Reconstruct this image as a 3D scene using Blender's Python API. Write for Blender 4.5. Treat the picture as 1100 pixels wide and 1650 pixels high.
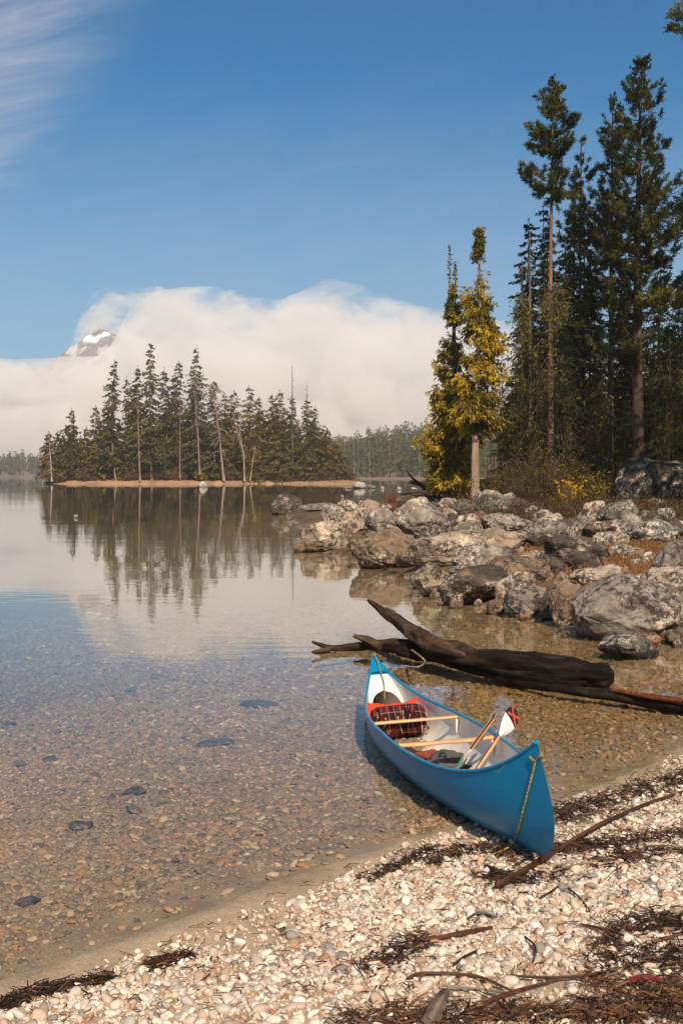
import bpy, math, random
import numpy as np
from mathutils import Vector, Matrix, geometry

for o in list(bpy.data.objects):
    bpy.data.objects.remove(o)
scene = bpy.context.scene
COL = scene.collection
rng = np.random.default_rng(7)
random.seed(7)
R = math.radians

# ------------------------------------------------------------------ camera
FPX, HCAM, HORIZON = 1870.4, 2.088, 766.0          # focal length in pixels of the 1100x1650 frame
PIT = math.atan((825 - HORIZON) / FPX)
cam = bpy.data.objects.new("camera", bpy.data.cameras.new("camera"))
COL.objects.link(cam)
cam.location = (0, 0, HCAM)
cam.rotation_euler = (R(90) - PIT, 0, 0)
cam.data.sensor_fit = 'VERTICAL'
cam.data.sensor_height = 36
cam.data.lens = 36 * FPX / 1650
cam.data.clip_end = 30000
cam.data.clip_start = 0.05
scene.camera = cam

# ------------------------------------------------------------------ sun, sky, exposure
SUN_AZ, SUN_EL = R(12), R(41)                        # azimuth: to the right of straight behind the camera
sdir = Vector((math.sin(SUN_AZ) * math.cos(SUN_EL), -math.cos(SUN_AZ) * math.cos(SUN_EL), math.sin(SUN_EL)))
sun = bpy.data.objects.new("sun", bpy.data.lights.new("sun", 'SUN'))
COL.objects.link(sun)
sun.data.energy = 5.0
sun.data.angle = R(0.5)
sun.data.color = (1.0, 0.80, 0.58)
sun.rotation_euler = sdir.to_track_quat('Z', 'Y').to_euler()

world = bpy.data.worlds.new("World")
scene.world = world
world.use_nodes = True
wt = world.node_tree
wt.nodes.clear()


def wn(t, **kw):
    n = wt.nodes.new(t)
    for k, v in kw.items():
        setattr(n, k, v)
    return n


def wmath(op, a, b=None, clamp=False):
    n = wn('ShaderNodeMath', operation=op, use_clamp=clamp)
    for i, v in enumerate((a, b)):
        if v is None:
            continue
        if isinstance(v, (int, float)):
            n.inputs[i].default_value = v
        else:
            wt.links.new(v, n.inputs[i])
    return n.outputs[0]


sky = wn('ShaderNodeTexSky', sky_type='NISHITA')
sky.sun_disc = False
sky.sun_elevation = SUN_EL
sky.sun_rotation = math.atan2(sdir.x, sdir.y)
sky.altitude = 600
sky.air_density = 1.1
sky.dust_density = 0.9
sky.ozone_density = 2.5
tc = wn('ShaderNodeTexCoord')
sep = wn('ShaderNodeSeparateXYZ')
wt.links.new(tc.outputs['Generated'], sep.inputs[0])
ydiv = wmath('MAXIMUM', sep.outputs['Y'], 0.05)
cu = wmath('DIVIDE', sep.outputs['X'], ydiv)
cw = wmath('DIVIDE', sep.outputs['Z'], ydiv)
# thin cirrus veil, high on the left
edge = wmath('ADD', wmath('MULTIPLY', wmath('SUBTRACT', cw, 0.2), 0.44), -0.262)
mr = wn('ShaderNodeMapRange', interpolation_type='SMOOTHSTEP')
mr.inputs['From Min'].default_value = -0.03
mr.inputs['From Max'].default_value = 0.10
wt.links.new(wmath('SUBTRACT', edge, cu), mr.inputs['Value'])
comb = wn('ShaderNodeCombineXYZ')
wt.links.new(wmath('ADD', wmath('MULTIPLY', cu, 9.0), wmath('MULTIPLY', cw, 3.0)), comb.inputs[0])
wt.links.new(wmath('SUBTRACT', wmath('MULTIPLY', cw, 46.0), wmath('MULTIPLY', cu, 9.0)), comb.inputs[1])
cn = wn('ShaderNodeTexNoise')
cn.inputs['Scale'].default_value = 1.0
cn.inputs['Detail'].default_value = 6
cn.inputs['Roughness'].default_value = 0.62
cn.inputs['Distortion'].default_value = 0.6
wt.links.new(comb.outputs[0], cn.inputs['Vector'])
cfac = wmath('MULTIPLY', mr.outputs[0], wmath('ADD', wmath('MULTIPLY', cn.outputs['Fac'], 1.7), -0.26, True), True)
veil = wn('ShaderNodeMix', data_type='RGBA')
mr2 = wn('ShaderNodeMapRange', interpolation_type='SMOOTHSTEP')   # thin high haze low over the horizon
mr2.inputs['From Min'].default_value = 0.36
mr2.inputs['From Max'].default_value = 0.10
wt.links.new(wmath('ADD', cw, wmath('MULTIPLY', wmath('SUBTRACT', cn.outputs['Fac'], 0.5), 0.10)), mr2.inputs['Value'])
hz = wmath('MULTIPLY', mr2.outputs[0], 0.48)
wt.links.new(wmath('MAXIMUM', wmath('MULTIPLY', cfac, 0.85), hz), veil.inputs['Factor'])
tint = wn('ShaderNodeMix', data_type='RGBA', blend_type='MULTIPLY')
tint.inputs['Factor'].default_value = 1.0
wt.links.new(sky.outputs[0], tint.inputs['A'])
tint.inputs['B'].default_value = (0.40, 0.93, 1.16, 1)
wt.links.new(tint.outputs['Result'], veil.inputs['A'])
veil.inputs['B'].default_value = (5.4, 5.9, 7.0, 1)
bg = wn('ShaderNodeBackground')
bg.inputs['Strength'].default_value = 0.074
wt.links.new(veil.outputs['Result'], bg.inputs['Color'])
wo = wn('ShaderNodeOutputWorld')
wt.links.new(bg.outputs[0], wo.inputs['Surface'])

vs = scene.view_settings
vs.view_transform = 'Standard'
vs.look = 'None'
vs.exposure = 0.12
vs.gamma = 1.0
vs.use_curve_mapping = False
scene.cycles.max_bounces = 10
scene.cycles.diffuse_bounces = 3
scene.cycles.glossy_bounces = 3
scene.cycles.transparent_max_bounces = 16
scene.cycles.volume_bounces = 6
scene.cycles.use_denoising = True
scene.cycles.caustics_reflective = False
scene.cycles.caustics_refractive = False


# ------------------------------------------------------------------ small maths helpers
def ray(px, py):
    d = ((px - 550) / FPX, 1.0, -(py - 825) / FPX)
    c, s = math.cos(PIT), math.sin(PIT)
    return np.array([d[0], d[1] * c + d[2] * s, -d[1] * s + d[2] * c])


def at_depth(px, py, y):
    d = ray(px, py)
    return np.array([0, 0, HCAM]) + d * (y / d[1])


def zat(py, y):
    return at_depth(550, py, y)[2]


def at_z(px, py, z):
    d = ray(px, py)
    return np.array([0, 0, HCAM]) + d * ((z - HCAM) / d[2])


def _hash(ix, iy, iz, seed):
    h = (ix * 374761393 + iy * 668265263 + iz * 2147483647 + seed * 974634777) & 0xFFFFFFFF
    h = ((h ^ (h >> 13)) * 1274126177) & 0xFFFFFFFF
    h = ((h ^ (h >> 16)) * 2246822519) & 0xFFFFFFFF
    return ((h ^ (h >> 15)) & 0xFFFF) / 32767.5 - 1.0


def vnoise(P, seed=0):
    P = np.asarray(P, float)
    i = np.floor(P).astype(np.int64)
    f = P - i
    f = f * f * f * (f * (f * 6 - 15) + 10)
    r = 0
    for dx in (0, 1):
        wx = f[:, 0] if dx else 1 - f[:, 0]
        for dy in (0, 1):
            wy = f[:, 1] if dy else 1 - f[:, 1]
            for dz in (0, 1):
                wz = f[:, 2] if dz else 1 - f[:, 2]
                r = r + wx * wy * wz * _hash(i[:, 0] + dx, i[:, 1] + dy, i[:, 2] + dz, seed)
    return r


def fbm(P, octv=4, seed=0, gain=0.5):
    P = np.asarray(P, float)
    a, r = 1.0, 0
    for k in range(octv):
        r = r + a * vnoise(P * 2.03 ** k + 17.3 * k, seed + k)
        a *= gain
    return r


def sst(a, b, x):
    t = np.clip((np.asarray(x, float) - a) / (b - a), 0, 1)
    return t * t * (3 - 2 * t)


# ------------------------------------------------------------------ mesh builder
class MB:
    def __init__(self):
        self.V, self.F, self.C, self.n = [], [], [], 0

    def add(self, V, F, col=(1, 1, 1)):
        V = np.asarray(V, float).reshape(-1, 3)
        F = np.asarray(F, np.int64)
        C = np.broadcast_to(np.asarray(col, float), (len(V), 3))
        self.V.append(V)
        self.F.append(F + self.n)
        self.C.append(C)
        self.n += len(V)

    def mesh(self, name, mat, smooth=False):
        V = np.concatenate(self.V)
        C = np.concatenate(self.C)
        me = bpy.data.meshes.new(name)
        me.vertices.add(len(V))
        me.vertices.foreach_set('co', V.astype(np.float32).ravel())
        loops = np.concatenate([f.ravel() for f in self.F])
        tot = np.concatenate([np.full(len(f), f.shape[1]) for f in self.F])
        st = np.concatenate([[0], np.cumsum(tot)[:-1]])
        me.loops.add(len(loops))
        me.loops.foreach_set('vertex_index', loops.astype(np.int32))
        me.polygons.add(len(tot))
        me.polygons.foreach_set('loop_start', st.astype(np.int32))
        me.polygons.foreach_set('loop_total', tot.astype(np.int32))
        me.polygons.foreach_set('use_smooth', np.full(len(tot), smooth))
        me.update(calc_edges=True)
        at = me.attributes.new('Col', 'FLOAT_COLOR', 'POINT')
        at.data.foreach_set('color', np.concatenate([C, np.ones((len(C), 1))], 1).astype(np.float32).ravel())
        me.materials.append(mat)
        me.validate()
        return me

    def build(self, name, mat, parent=None, smooth=False):
        o = bpy.data.objects.new(name, self.mesh(name, mat, smooth))
        COL.objects.link(o)
        if parent is not None:
            o.parent = parent
        return o

    def tube(self, pts, rad, sides=6, col=(1, 1, 1), cap=True):
        P = np.asarray(pts, float)
        rad = np.broadcast_to(np.asarray(rad, float), (len(P),))
        T = np.gradient(P, axis=0)
        T /= np.linalg.norm(T, axis=1)[:, None] + 1e-12
        up = np.array([0, 0, 1.0]) if abs(T[0][2]) < 0.9 else np.array([1.0, 0, 0])
        N = np.cross(T, up)
        N /= np.linalg.norm(N, axis=1)[:, None] + 1e-12
        Bn = np.cross(T, N)
        a = np.arange(sides) / sides * 2 * math.pi
        ring = P[:, None] + rad[:, None, None] * (np.cos(a)[None, :, None] * N[:, None] + np.sin(a)[None, :, None] * Bn[:, None])
        V = ring.reshape(-1, 3)
        i = np.arange(len(P) - 1)[:, None] * sides
        j = np.arange(sides)[None]
        j2 = (j + 1) % sides
        F = np.stack([i + j, i + j2, i + sides + j2, i + sides + j], -1).reshape(-1, 4)
        self.add(V, F, col)
        if cap:
            b = self.n - len(V)
            for k, s in ((0, 1), (len(P) - 1, -1)):
                c = np.concatenate([P[k:k + 1], ring[k]])
                jj = np.arange(sides)
                self.add(c, np.stack([np.zeros(sides, int), 1 + (jj + 1) % sides, 1 + jj], 1), col)

    def box(self, c, s, M=None, col=(1, 1, 1)):
        v = np.array([(x, y, z) for x in (-1, 1) for y in (-1, 1) for z in (-1, 1)], float) * np.asarray(s) / 2
        if M is not None:
            v = v @ np.asarray(M).T
        F = [(0, 1, 3, 2), (4, 6, 7, 5), (0, 4, 5, 1), (2, 3, 7, 6), (0, 2, 6, 4), (1, 5, 7, 3)]
        self.add(v + np.asarray(c), F, col)


_ico = {}


def ico(n):
    if n not in _ico:
        t = (1 + 5 ** .5) / 2
        V = [(-1, t, 0), (1, t, 0), (-1, -t, 0), (1, -t, 0), (0, -1, t), (0, 1, t), (0, -1, -t), (0, 1, -t), (t, 0, -1), (t, 0, 1), (-t, 0, -1), (-t, 0, 1)]
        V = [np.array(v) / np.linalg.norm(v) for v in V]
        F = [(0, 11, 5), (0, 5, 1), (0, 1, 7), (0, 7, 10), (0, 10, 11), (1, 5, 9), (5, 11, 4), (11, 10, 2), (10, 7, 6), (7, 1, 8),
             (3, 9, 4), (3, 4, 2), (3, 2, 6), (3, 6, 8), (3, 8, 9), (4, 9, 5), (2, 4, 11), (6, 2, 10), (8, 6, 7), (9, 8, 1)]
        for _ in range(n):
            cache, F2 = {}, []

            def mid(a, b):
                k = (min(a, b), max(a, b))
                if k not in cache:
                    m = V[a] + V[b]
                    V.append(m / np.linalg.norm(m))
                    cache[k] = len(V) - 1
                return cache[k]
            for a, b, c in F:
                ab, bc, ca = mid(a, b), mid(b, c), mid(c, a)
                F2 += [(a, ab, ca), (b, bc, ab), (c, ca, bc), (ab, bc, ca)]
            F = F2
        _ico[n] = (np.array(V), np.array(F))
    return _ico[n]


def empty(name, loc=(0, 0, 0), rotz=0):
    o = bpy.data.objects.new(name, None)
    COL.objects.link(o)
    o.location = loc
    o.rotation_euler = (0, 0, rotz)
    o.empty_display_size = 0.1
    return o


def tag(o, label=None, cat=None, group=None, kind=None):
    if label:
        o['label'] = label
    if cat:
        o['category'] = cat
    if group:
        o['group'] = group
    if kind:
        o['kind'] = kind
    return o


# ------------------------------------------------------------------ materials
class NT:
    def __init__(self, name):
        self.m = bpy.data.materials.new(name)
        self.m.use_nodes = True
        self.t = self.m.node_tree
        self.t.nodes.clear()
        self.out = self.n('ShaderNodeOutputMaterial')

    def n(self, t, **kw):
        n = self.t.nodes.new(t)
        for k, v in kw.items():
            setattr(n, k, v)
        return n

    def link(self, a, b):
        self.t.links.new(a, b)

    def put(self, sock, v):
        if isinstance(v, (int, float)):
            sock.default_value = v
        elif isinstance(v, (tuple, list)):
            sock.default_value = tuple(v) + ((1,) if len(v) == 3 and len(sock.default_value) == 4 else ())
        else:
            self.link(v, sock)

    def math(self, op, a, b=0.0, clamp=False):
        n = self.n('ShaderNodeMath', operation=op, use_clamp=clamp)
        self.put(n.inputs[0], a)
        self.put(n.inputs[1], b)
        return n.outputs[0]

    def coord(self, which='Object'):
        return self.n('ShaderNodeTexCoord').outputs[which]

    def mapping(self, v, scale=(1, 1, 1), loc=(0, 0, 0)):
        n = self.n('ShaderNodeMapping')
        self.link(v, n.inputs['Vector'])
        n.inputs['Scale'].default_value = scale
        n.inputs['Location'].default_value = loc
        return n.outputs[0]

    def noise(self, v, scale, detail=4, rough=.55, dist=0.0):
        n = self.n('ShaderNodeTexNoise')
        self.link(v, n.inputs['Vector'])
        n.inputs['Scale'].default_value = scale
        n.inputs['Detail'].default_value = detail
        n.inputs['Roughness'].default_value = rough
        n.inputs['Distortion'].default_value = dist
        return n.outputs['Fac']

    def voro(self, v, scale, feature='F1', out='Distance'):
        n = self.n('ShaderNodeTexVoronoi', feature=feature)
        self.link(v, n.inputs['Vector'])
        n.inputs['Scale'].default_value = scale
        return n.outputs[out]

    def rng(self, v, a, b, c=0.0, d=1.0, smooth=True):
        n = self.n('ShaderNodeMapRange', interpolation_type='SMOOTHSTEP' if smooth else 'LINEAR')
        self.put(n.inputs['Value'], v)
        for k, x in zip(('From Min', 'From Max', 'To Min', 'To Max'), (a, b, c, d)):
            n.inputs[k].default_value = x
        return n.outputs[0]

    def mix(self, f, a, b, blend='MIX'):
        n = self.n('ShaderNodeMix', data_type='RGBA', blend_type=blend)
        self.put(n.inputs['Factor'], f)
        self.put(n.inputs['A'], a)
        self.put(n.inputs['B'], b)
        return n.outputs['Result']

    def attr(self, name='Col'):
        return self.n('ShaderNodeAttribute', attribute_name=name).outputs['Color']

    def bump(self, h, strength=.5, dist=.05):
        n = self.n('ShaderNodeBump')
        self.put(n.inputs['Height'], h)
        n.inputs['Strength'].default_value = strength
        n.inputs['Distance'].default_value = dist
        return n.outputs[0]

    def bsdf(self, col, rough=.8, spec=.3, normal=None, **kw):
        n = self.n('ShaderNodeBsdfPrincipled')
        self.put(n.inputs['Base Color'], col)
        self.put(n.inputs['Roughness'], rough)
        self.put(n.inputs['Specular IOR Level'], spec)
        if normal is not None:
            self.link(normal, n.inputs['Normal'])
        for k, v in kw.items():
            self.put(n.inputs[k], v)
        return n.outputs[0]

    def done(self, sh, sock='Surface'):
        self.link(sh, self.out.inputs[sock])
        return self.m


def mat_plain(name, col, rough=.6, spec=.4, var=.25, scale=8., bump=0., bscale=60., **kw):
    t = NT(name)
    c = t.coord()
    f = t.rng(t.noise(c, scale, 5, .6), .3, .7, 1 - var, 1 + var)
    v = t.n('ShaderNodeVectorMath', operation='SCALE')
    v.inputs[0].default_value = col
    t.link(f, v.inputs['Scale'])
    nrm = t.bump(t.noise(c, bscale, 4, .6), .6, bump) if bump else None
    return t.done(t.bsdf(v.outputs[0], rough, spec, nrm, **kw))


def mat_attr(name, rough=.8, spec=.2, var=.2, scale=4., bump=0., bscale=30., stretch=None):
    t = NT(name)
    c = t.coord()
    if stretch:
        c = t.mapping(c, stretch)
    f = t.rng(t.noise(c, scale, 5, .65), .25, .75, 1 - var, 1 + var)
    v = t.n('ShaderNodeVectorMath', operation='SCALE')
    t.link(t.attr(), v.inputs[0])
    t.link(f, v.inputs['Scale'])
    nrm = t.bump(t.noise(c, bscale, 5, .65), .8, bump) if bump else None
    return t.done(t.bsdf(v.outputs[0], rough, spec, nrm))


def mat_leaf(name, trans=.25):
    t = NT(name)
    a = t.attr()
    d = t.bsdf(a, .75, .15)
    tr = t.n('ShaderNodeBsdfTranslucent')
    t.link(a, tr.inputs['Color'])
    mx = t.n('ShaderNodeMixShader')
    mx.inputs[0].default_value = trans
    t.link(d, mx.inputs[1])
    t.link(tr.outputs[0], mx.inputs[2])
    return t.done(mx.outputs[0])


M_leaf = mat_leaf('needle_foliage', .2)
M_cedar = mat_leaf('cedar_foliage', .35)
M_bark = mat_attr('bark', .95, .1, .35, 3., .03, 14., (1, 1, .18))
M_twig = mat_attr('twig_bark', .9, .1, .25, 6.)


def mat_rock():
    t = NT('granite')
    c = t.coord()
    oi = t.n('ShaderNodeObjectInfo')
    off = t.n('ShaderNodeVectorMath', operation='MULTIPLY_ADD')
    t.link(oi.outputs['Random'], off.inputs[0])
    off.inputs[1].default_value = (37, 53, 71)
    t.link(c, off.inputs[2])
    v = off.outputs[0]
    base = oi.outputs['Color']
    f1 = t.rng(t.noise(v, 1.6, 6, .62, .6), .35, .68)
    col = t.mix(t.math('MULTIPLY', f1, .75), base, t.mix(1.0, base, (.34, .30, .27), 'MULTIPLY'))
    f2 = t.rng(t.noise(v, 3.3, 5, .6), .52, .72)
    col = t.mix(t.math('MULTIPLY', f2, .55), col, (.36, .25, .15))
    # pale lichen: blotches broken up by fine noise
    l1 = t.noise(v, 4.2, 8, .72)
    l2 = t.noise(v, 26, 4, .7)
    lf = t.rng(t.math('ADD', t.math('MULTIPLY', l1, .7), t.math('MULTIPLY', l2, .3)), .495, .55)
    gate = t.rng(t.noise(t.mapping(v, (1, 1, 1), (9, 3, 5)), 1.1, 2), .42, .6)
    col = t.mix(t.math('MULTIPLY', t.math('MULTIPLY', lf, gate), .75), col, (.72, .62, .49))
    # dark crust of lichen
    d1 = t.noise(t.mapping(v, (1, 1, 1), (2, 8, 4)), 9, 7, .75)
    dg = t.rng(t.noise(t.mapping(v, (1, 1, 1), (4, 1, 7)), 1.4, 3), .36, .54)
    df = t.math('MULTIPLY', t.rng(d1, .48, .54), dg)
    col = t.mix(t.math('MULTIPLY', df, .88), col, (.035, .030, .026))
    sp = t.rng(t.noise(v, 70, 3, .6), .3, .7, .75, 1.25)
    sc = t.n('ShaderNodeVectorMath', operation='SCALE')
    t.link(col, sc.inputs[0])
    t.link(sp, sc.inputs['Scale'])
    # damp dark band at the lake's level
    g = t.n('ShaderNodeNewGeometry')
    sx = t.n('ShaderNodeSeparateXYZ')
    t.link(g.outputs['Position'], sx.inputs[0])
    wet = t.rng(t.math('ADD', sx.outputs[2], t.math('MULTIPLY', t.noise(g.outputs['Position'], 5, 3), .08)), .05, .13, .42, 1.0)
    sc2 = t.n('ShaderNodeVectorMath', operation='SCALE')
    t.link(sc.outputs[0], sc2.inputs[0])
    t.link(wet, sc2.inputs['Scale'])
    crk = t.rng(t.voro(t.mapping(v, (1, 1, 1.6)), 1.3, 'DISTANCE_TO_EDGE'), .0, .03)
    h = t.math('ADD', t.math('ADD', t.noise(v, 12, 8, .7), t.math('MULTIPLY', crk, .35)), t.math('MULTIPLY', t.noise(v, 2.5, 5, .6), 2.0))
    return t.done(t.bsdf(sc2.outputs[0], .88, .25, t.bump(h, .7, .045)))


M_rock = mat_rock()


def mat_ground():
    t = NT('lake_ground')
    g = t.n('ShaderNodeNewGeometry').outputs['Position']
    a = t.attr()
    s = t.rng(t.noise(g, 3, 6, .7), .25, .75, .72, 1.28)
    s2 = t.rng(t.noise(g, 90, 4, .8), .2, .8, .6, 1.4)
    v = t.n('ShaderNodeVectorMath', operation='SCALE')
    t.link(a, v.inputs[0])
    t.link(t.math('MULTIPLY', s, s2), v.inputs['Scale'])
    # scattered small stones, coloured cell by cell
    vn = t.n('ShaderNodeTexVoronoi')
    t.link(g, vn.inputs['Vector'])
    vn.inputs['Scale'].default_value = 26
    cell = t.n('ShaderNodeSeparateColor')
    t.link(vn.outputs['Color'], cell.inputs[0])
    stone = t.math('MULTIPLY', t.rng(vn.outputs['Distance'], .55, .35), t.rng(cell.outputs[0], .45, .5))
    cr = t.n('ShaderNodeValToRGB')
    e = cr.color_ramp.elements
    e[0].position, e[0].color = 0, (.10, .085, .07, 1)
    e[1].position, e[1].color = 1, (.55, .46, .36, 1)
    for p, cc in ((.3, (.22, .17, .12, 1)), (.55, (.33, .21, .12, 1)), (.75, (.28, .26, .23, 1))):
        q = e.new(p)
        q.color = cc
    t.link(cell.outputs[1], cr.inputs[0])
    pm = t.n('ShaderNodeAttribute', attribute_name='stones').outputs['Fac']
    col = t.mix(t.math('MULTIPLY', stone, pm), v.outputs[0], cr.outputs[0])
    h = t.math('ADD', t.noise(g, 60, 5, .7), t.math('MULTIPLY', t.math('MULTIPLY', stone, pm), 1.5))
    return t.done(t.bsdf(col, .92, .2, t.bump(h, .6, .010)))


M_ground = mat_ground()


def mat_water():
    t = NT('lake_water')
    geo = t.n('ShaderNodeNewGeometry')
    p = geo.outputs['Position']
    h = t.math('ADD', t.math('MULTIPLY', t.noise(t.mapping(p, (.5, 1.6, 1)), 2.2, 3, .5), 1.0),
               t.math('MULTIPLY', t.noise(t.mapping(p, (.22, .8, 1)), 1.0, 2, .5), 2.0))
    gate = t.rng(t.noise(t.mapping(p, (.04, .10, 1)), 1.0, 2), .40, .62, .25, 1.0)
    nrm = t.bump(t.math('MULTIPLY', h, gate), 1.0, .0024)
    gl = t.n('ShaderNodeBsdfGlossy')
    gl.inputs['Roughness'].default_value = 0.0
    gl.inputs['Color'].default_value = (.93, .95, .96, 1)
    t.link(nrm, gl.inputs['Normal'])
    tr = t.n('ShaderNodeBsdfTransparent')
    tr.inputs['Color'].default_value = (.94, .94, .88, 1)
    dot = t.n('ShaderNodeVectorMath', operation='DOT_PRODUCT')
    t.link(geo.outputs['Incoming'], dot.inputs[0])
    t.link(geo.outputs['Normal'], dot.inputs[1])
    c = t.math('ABSOLUTE', dot.outputs['Value'])
    fr = t.math('ADD', t.math('MULTIPLY', t.math('MULTIPLY', t.math('POWER', t.math('SUBTRACT', 1.0, c, True), 4.6), t.rng(c, .10, .30, 1.0, .55)), .98), .015, True)
    mx = t.n('ShaderNodeMixShader')
    t.link(fr, mx.inputs[0])
    t.link(tr.outputs[0], mx.inputs[1])
    t.link(gl.outputs[0], mx.inputs[2])
    return t.done(mx.outputs[0])


M_water = mat_water()

# ------------------------------------------------------------------ terrain
LAND = np.array([(-60, -53.8), (-1.395, 4.76), (-.42, 5.82), (.2, 6.48), (1.4, 7.48), (2.56, 8.73), (3.7, 10.4), (4.5, 12.2), (4.4, 14.2), (3.3, 15.1),
                 (2.5, 17.3), (1.8, 20.5), (1.1, 25), (.3, 28), (-.9, 34), (-1.5, 45), (-3.0, 62), (-1.4, 71), (3, 76), (9, 90), (16, 110), (60, 150), (400, 300), (400, -200), (-60, -200)], float)


def land_dist(X, Y):
    """signed distance to the shoreline, positive on land"""
    P = np.stack([X, Y], 1)
    best = np.full(len(P), 1e9)
    inside = np.zeros(len(P), bool)
    n = len(LAND)
    for i in range(n):
        a, b = LAND[i], LAND[(i + 1) % n]
        ab = b - a
        t = np.clip(((P - a) @ ab) / (ab @ ab), 0, 1)
        d = np.linalg.norm(P - a - t[:, None] * ab, axis=1)
        best = np.minimum(best, d)
        cond = (a[1] > P[:, 1]) != (b[1] > P[:, 1])
        with np.errstate(divide='ignore', invalid='ignore'):
            xi = a[0] + (P[:, 1] - a[1]) * ab[0] / ab[1]
        inside ^= cond & (P[:, 0] < xi)
    return np.where(inside, best, -best)


def ground_z(X, Y):
    X = np.atleast_1d(np.asarray(X, float))
    Y = np.atleast_1d(np.asarray(Y, float))
    P = np.stack([X, Y, np.zeros_like(X)], 1)
    d = land_dist(X, Y)
    near = d + .10 * vnoise(P * .9, 3) * np.exp(-(d / 2.0) ** 2)
    w = sst(11.5, 15, Y)
    zl = (1 - w) * .055 * near + w * (.25 * (1 - np.exp(-np.maximum(d, 0) / .8)) + .05 * np.minimum(d, 60)) + w * .06 * vnoise(P * .8, 5)
    dep = np.maximum(-d, 0)
    zw = -2.6 * (1 - np.exp(-.062 * dep / 2.6)) - .0 * dep
    z = np.where(d > 0, zl, zw + .012 * vnoise(P * 2.2, 9))
    return z


def gz(x, y):
    return float(ground_z([x], [y])[0])


def on_ground(px, py, lift=0.0):
    """point of the ground (or lake surface) that a pixel shows"""
    d = ray(px, py)
    ys = np.concatenate([np.linspace(3, 40, 900), np.linspace(40, 140, 900)])
    P = np.array([0, 0, HCAM]) + d * (ys / d[1])[:, None]
    g = np.maximum(ground_z(P[:, 0], P[:, 1]), 0) + lift
    k = np.argmax(P[:, 2] < g)
    return P[k] if P[k, 2] < g[k] else P[-1]


def terrain():
    a = np.linspace(-1, 1, 420)
    xs = 1.2 + 5.0 * np.sinh(a * 7.1) / np.sinh(7.1) * 500 * .9 + a * 6
    yb = np.linspace(0, 1, 520)
    ys = -8 + 34 * yb + 60 * yb ** 4 + 3200 * yb ** 14
    X, Y = np.meshgrid(xs, ys)
    x, y = X.ravel(), Y.ravel()
    z = ground_z(x, y)
    d = land_dist(x, y)
    P = np.stack([x, y, z], 1)
    sand = np.array([.44, .33, .22])
    bed = np.array([.26, .19, .11])
    bed = bed * (1 + (sst(.06, .16, x / np.maximum(y, 1)) * sst(8, 11, y))[:, None] * (np.array([.95, .82, .48]) - 1))
    deep = np.array([.020, .020, .013])  # bed colour darkens offshore in place of light absorbed by the water
    dep = np.maximum(-d, 0)
    col = sand + (np.array([.30, .235, .165]) - sand) * sst(-.15, -.02, -d)[:, None] * (d > -.0)[:, None]
    col = np.where((d < 0)[:, None], np.array([.30, .215, .14]), col)
    col = col + (bed - col) * sst(.3, 1.6, dep)[:, None]
    col = col + (deep - col) * sst(4.5, 10, dep)[:, None]
    w = sst(12, 15, y) * (d > 0)
    soil = np.array([.13, .085, .05]) * (1 + .35 * fbm(P * .9, 3, 4))[:, None]
    col = col + (soil - col) * w[:, None]
    stones = np.where(d < -.1, sst(.3, 1.2, dep) * .9, .0)
    i = np.arange(len(ys) - 1)[:, None] * len(xs)
    j = np.arange(len(xs) - 1)[None]
    F = np.stack([i + j, i + j + 1, i + len(xs) + j + 1, i + len(xs) + j], -1).reshape(-1, 4)
    mb = MB()
    mb.add(P, F, np.clip(col, 0.01, 1))
    o = mb.build('ground', M_ground, smooth=True)
    at = o.data.attributes.new('stones', 'FLOAT', 'POINT')
    at.data.foreach_set('value', stones.astype(np.float32))
    tag(o, kind='structure')


terrain()

# ------------------------------------------------------------------ canoe geometry (local: +x to the near end, +y to its right side, z up)
CL, CB, CHM, CHS = 4.974, .74, .311, .643
CM = Matrix.Translation((.6903, 8.3677, -.0782)) @ Matrix.Rotation(-1.428, 4, 'Z') @ Matrix.Rotation(-.0612, 4, 'Y') @ Matrix.Rotation(.0534, 4, 'X')
CMn = np.array(CM)


def c2w(P):
    P = np.atleast_2d(P)
    return P @ CMn[:3, :3].T + CMn[:3, 3]


def hull(u, a):
    """u in [-1,1] along, a in [-1,1] round the section (0 = keel, +-1 = gunwales)"""
    au, aa = np.abs(u), np.abs(a)
    xs = CL / 2 + .235 * np.sin(math.pi * np.clip(aa, 0, 1) ** .62) - .10 * (1 - aa) ** 3
    p = 2.05 + .35 * aa
    w = CB / 2 * (1 - au ** p)
    U = 1 - au ** 3
    sec_u = np.sin(aa * math.pi / 2) ** .54 * (1 + .05 * np.sin(aa * math.pi))
    sec_v = aa ** .62
    y = w * (U * sec_u + (1 - U) * sec_v) * np.sign(a)
    zk = .035 * au ** 6
    zg = CHM + (CHS - CHM) * au ** 4.95
    ze = U * (1 - np.cos(aa * math.pi / 2)) ** .95 + (1 - U) * aa
    return np.stack([xs * u, y, zk + (zg - zk) * ze], -1)


def canoe_waterline():
    us = np.linspace(-.985, .985, 160)
    aa = np.linspace(0, 1, 200)
    L, Rr = [], []
    for u in us:
        for s, dst in ((-1, L), (1, Rr)):
            W = c2w(hull(np.full_like(aa, u), aa * s))
            z = W[:, 2]
            if z[0] >= -0.001 or z[-1] < 0:
                continue
            k = np.argmax(z > 0)
            f = (0 - z[k - 1]) / (z[k] - z[k - 1])
            dst.append((W[k - 1] + f * (W[k] - W[k - 1]))[:2])
    poly = np.array(L + Rr[::-1])
    c = poly.mean(0)
    ax = CMn[:2, 0] / np.linalg.norm(CMn[:2, 0])
    nr = np.array([-ax[1], ax[0]])
    q = poly - c
    t, n = q @ ax, q @ nr
    return c + np.outer(t * .997, ax) + np.outer(n - np.sign(n) * np.minimum(.006, np.abs(n) * .3), nr)


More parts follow.
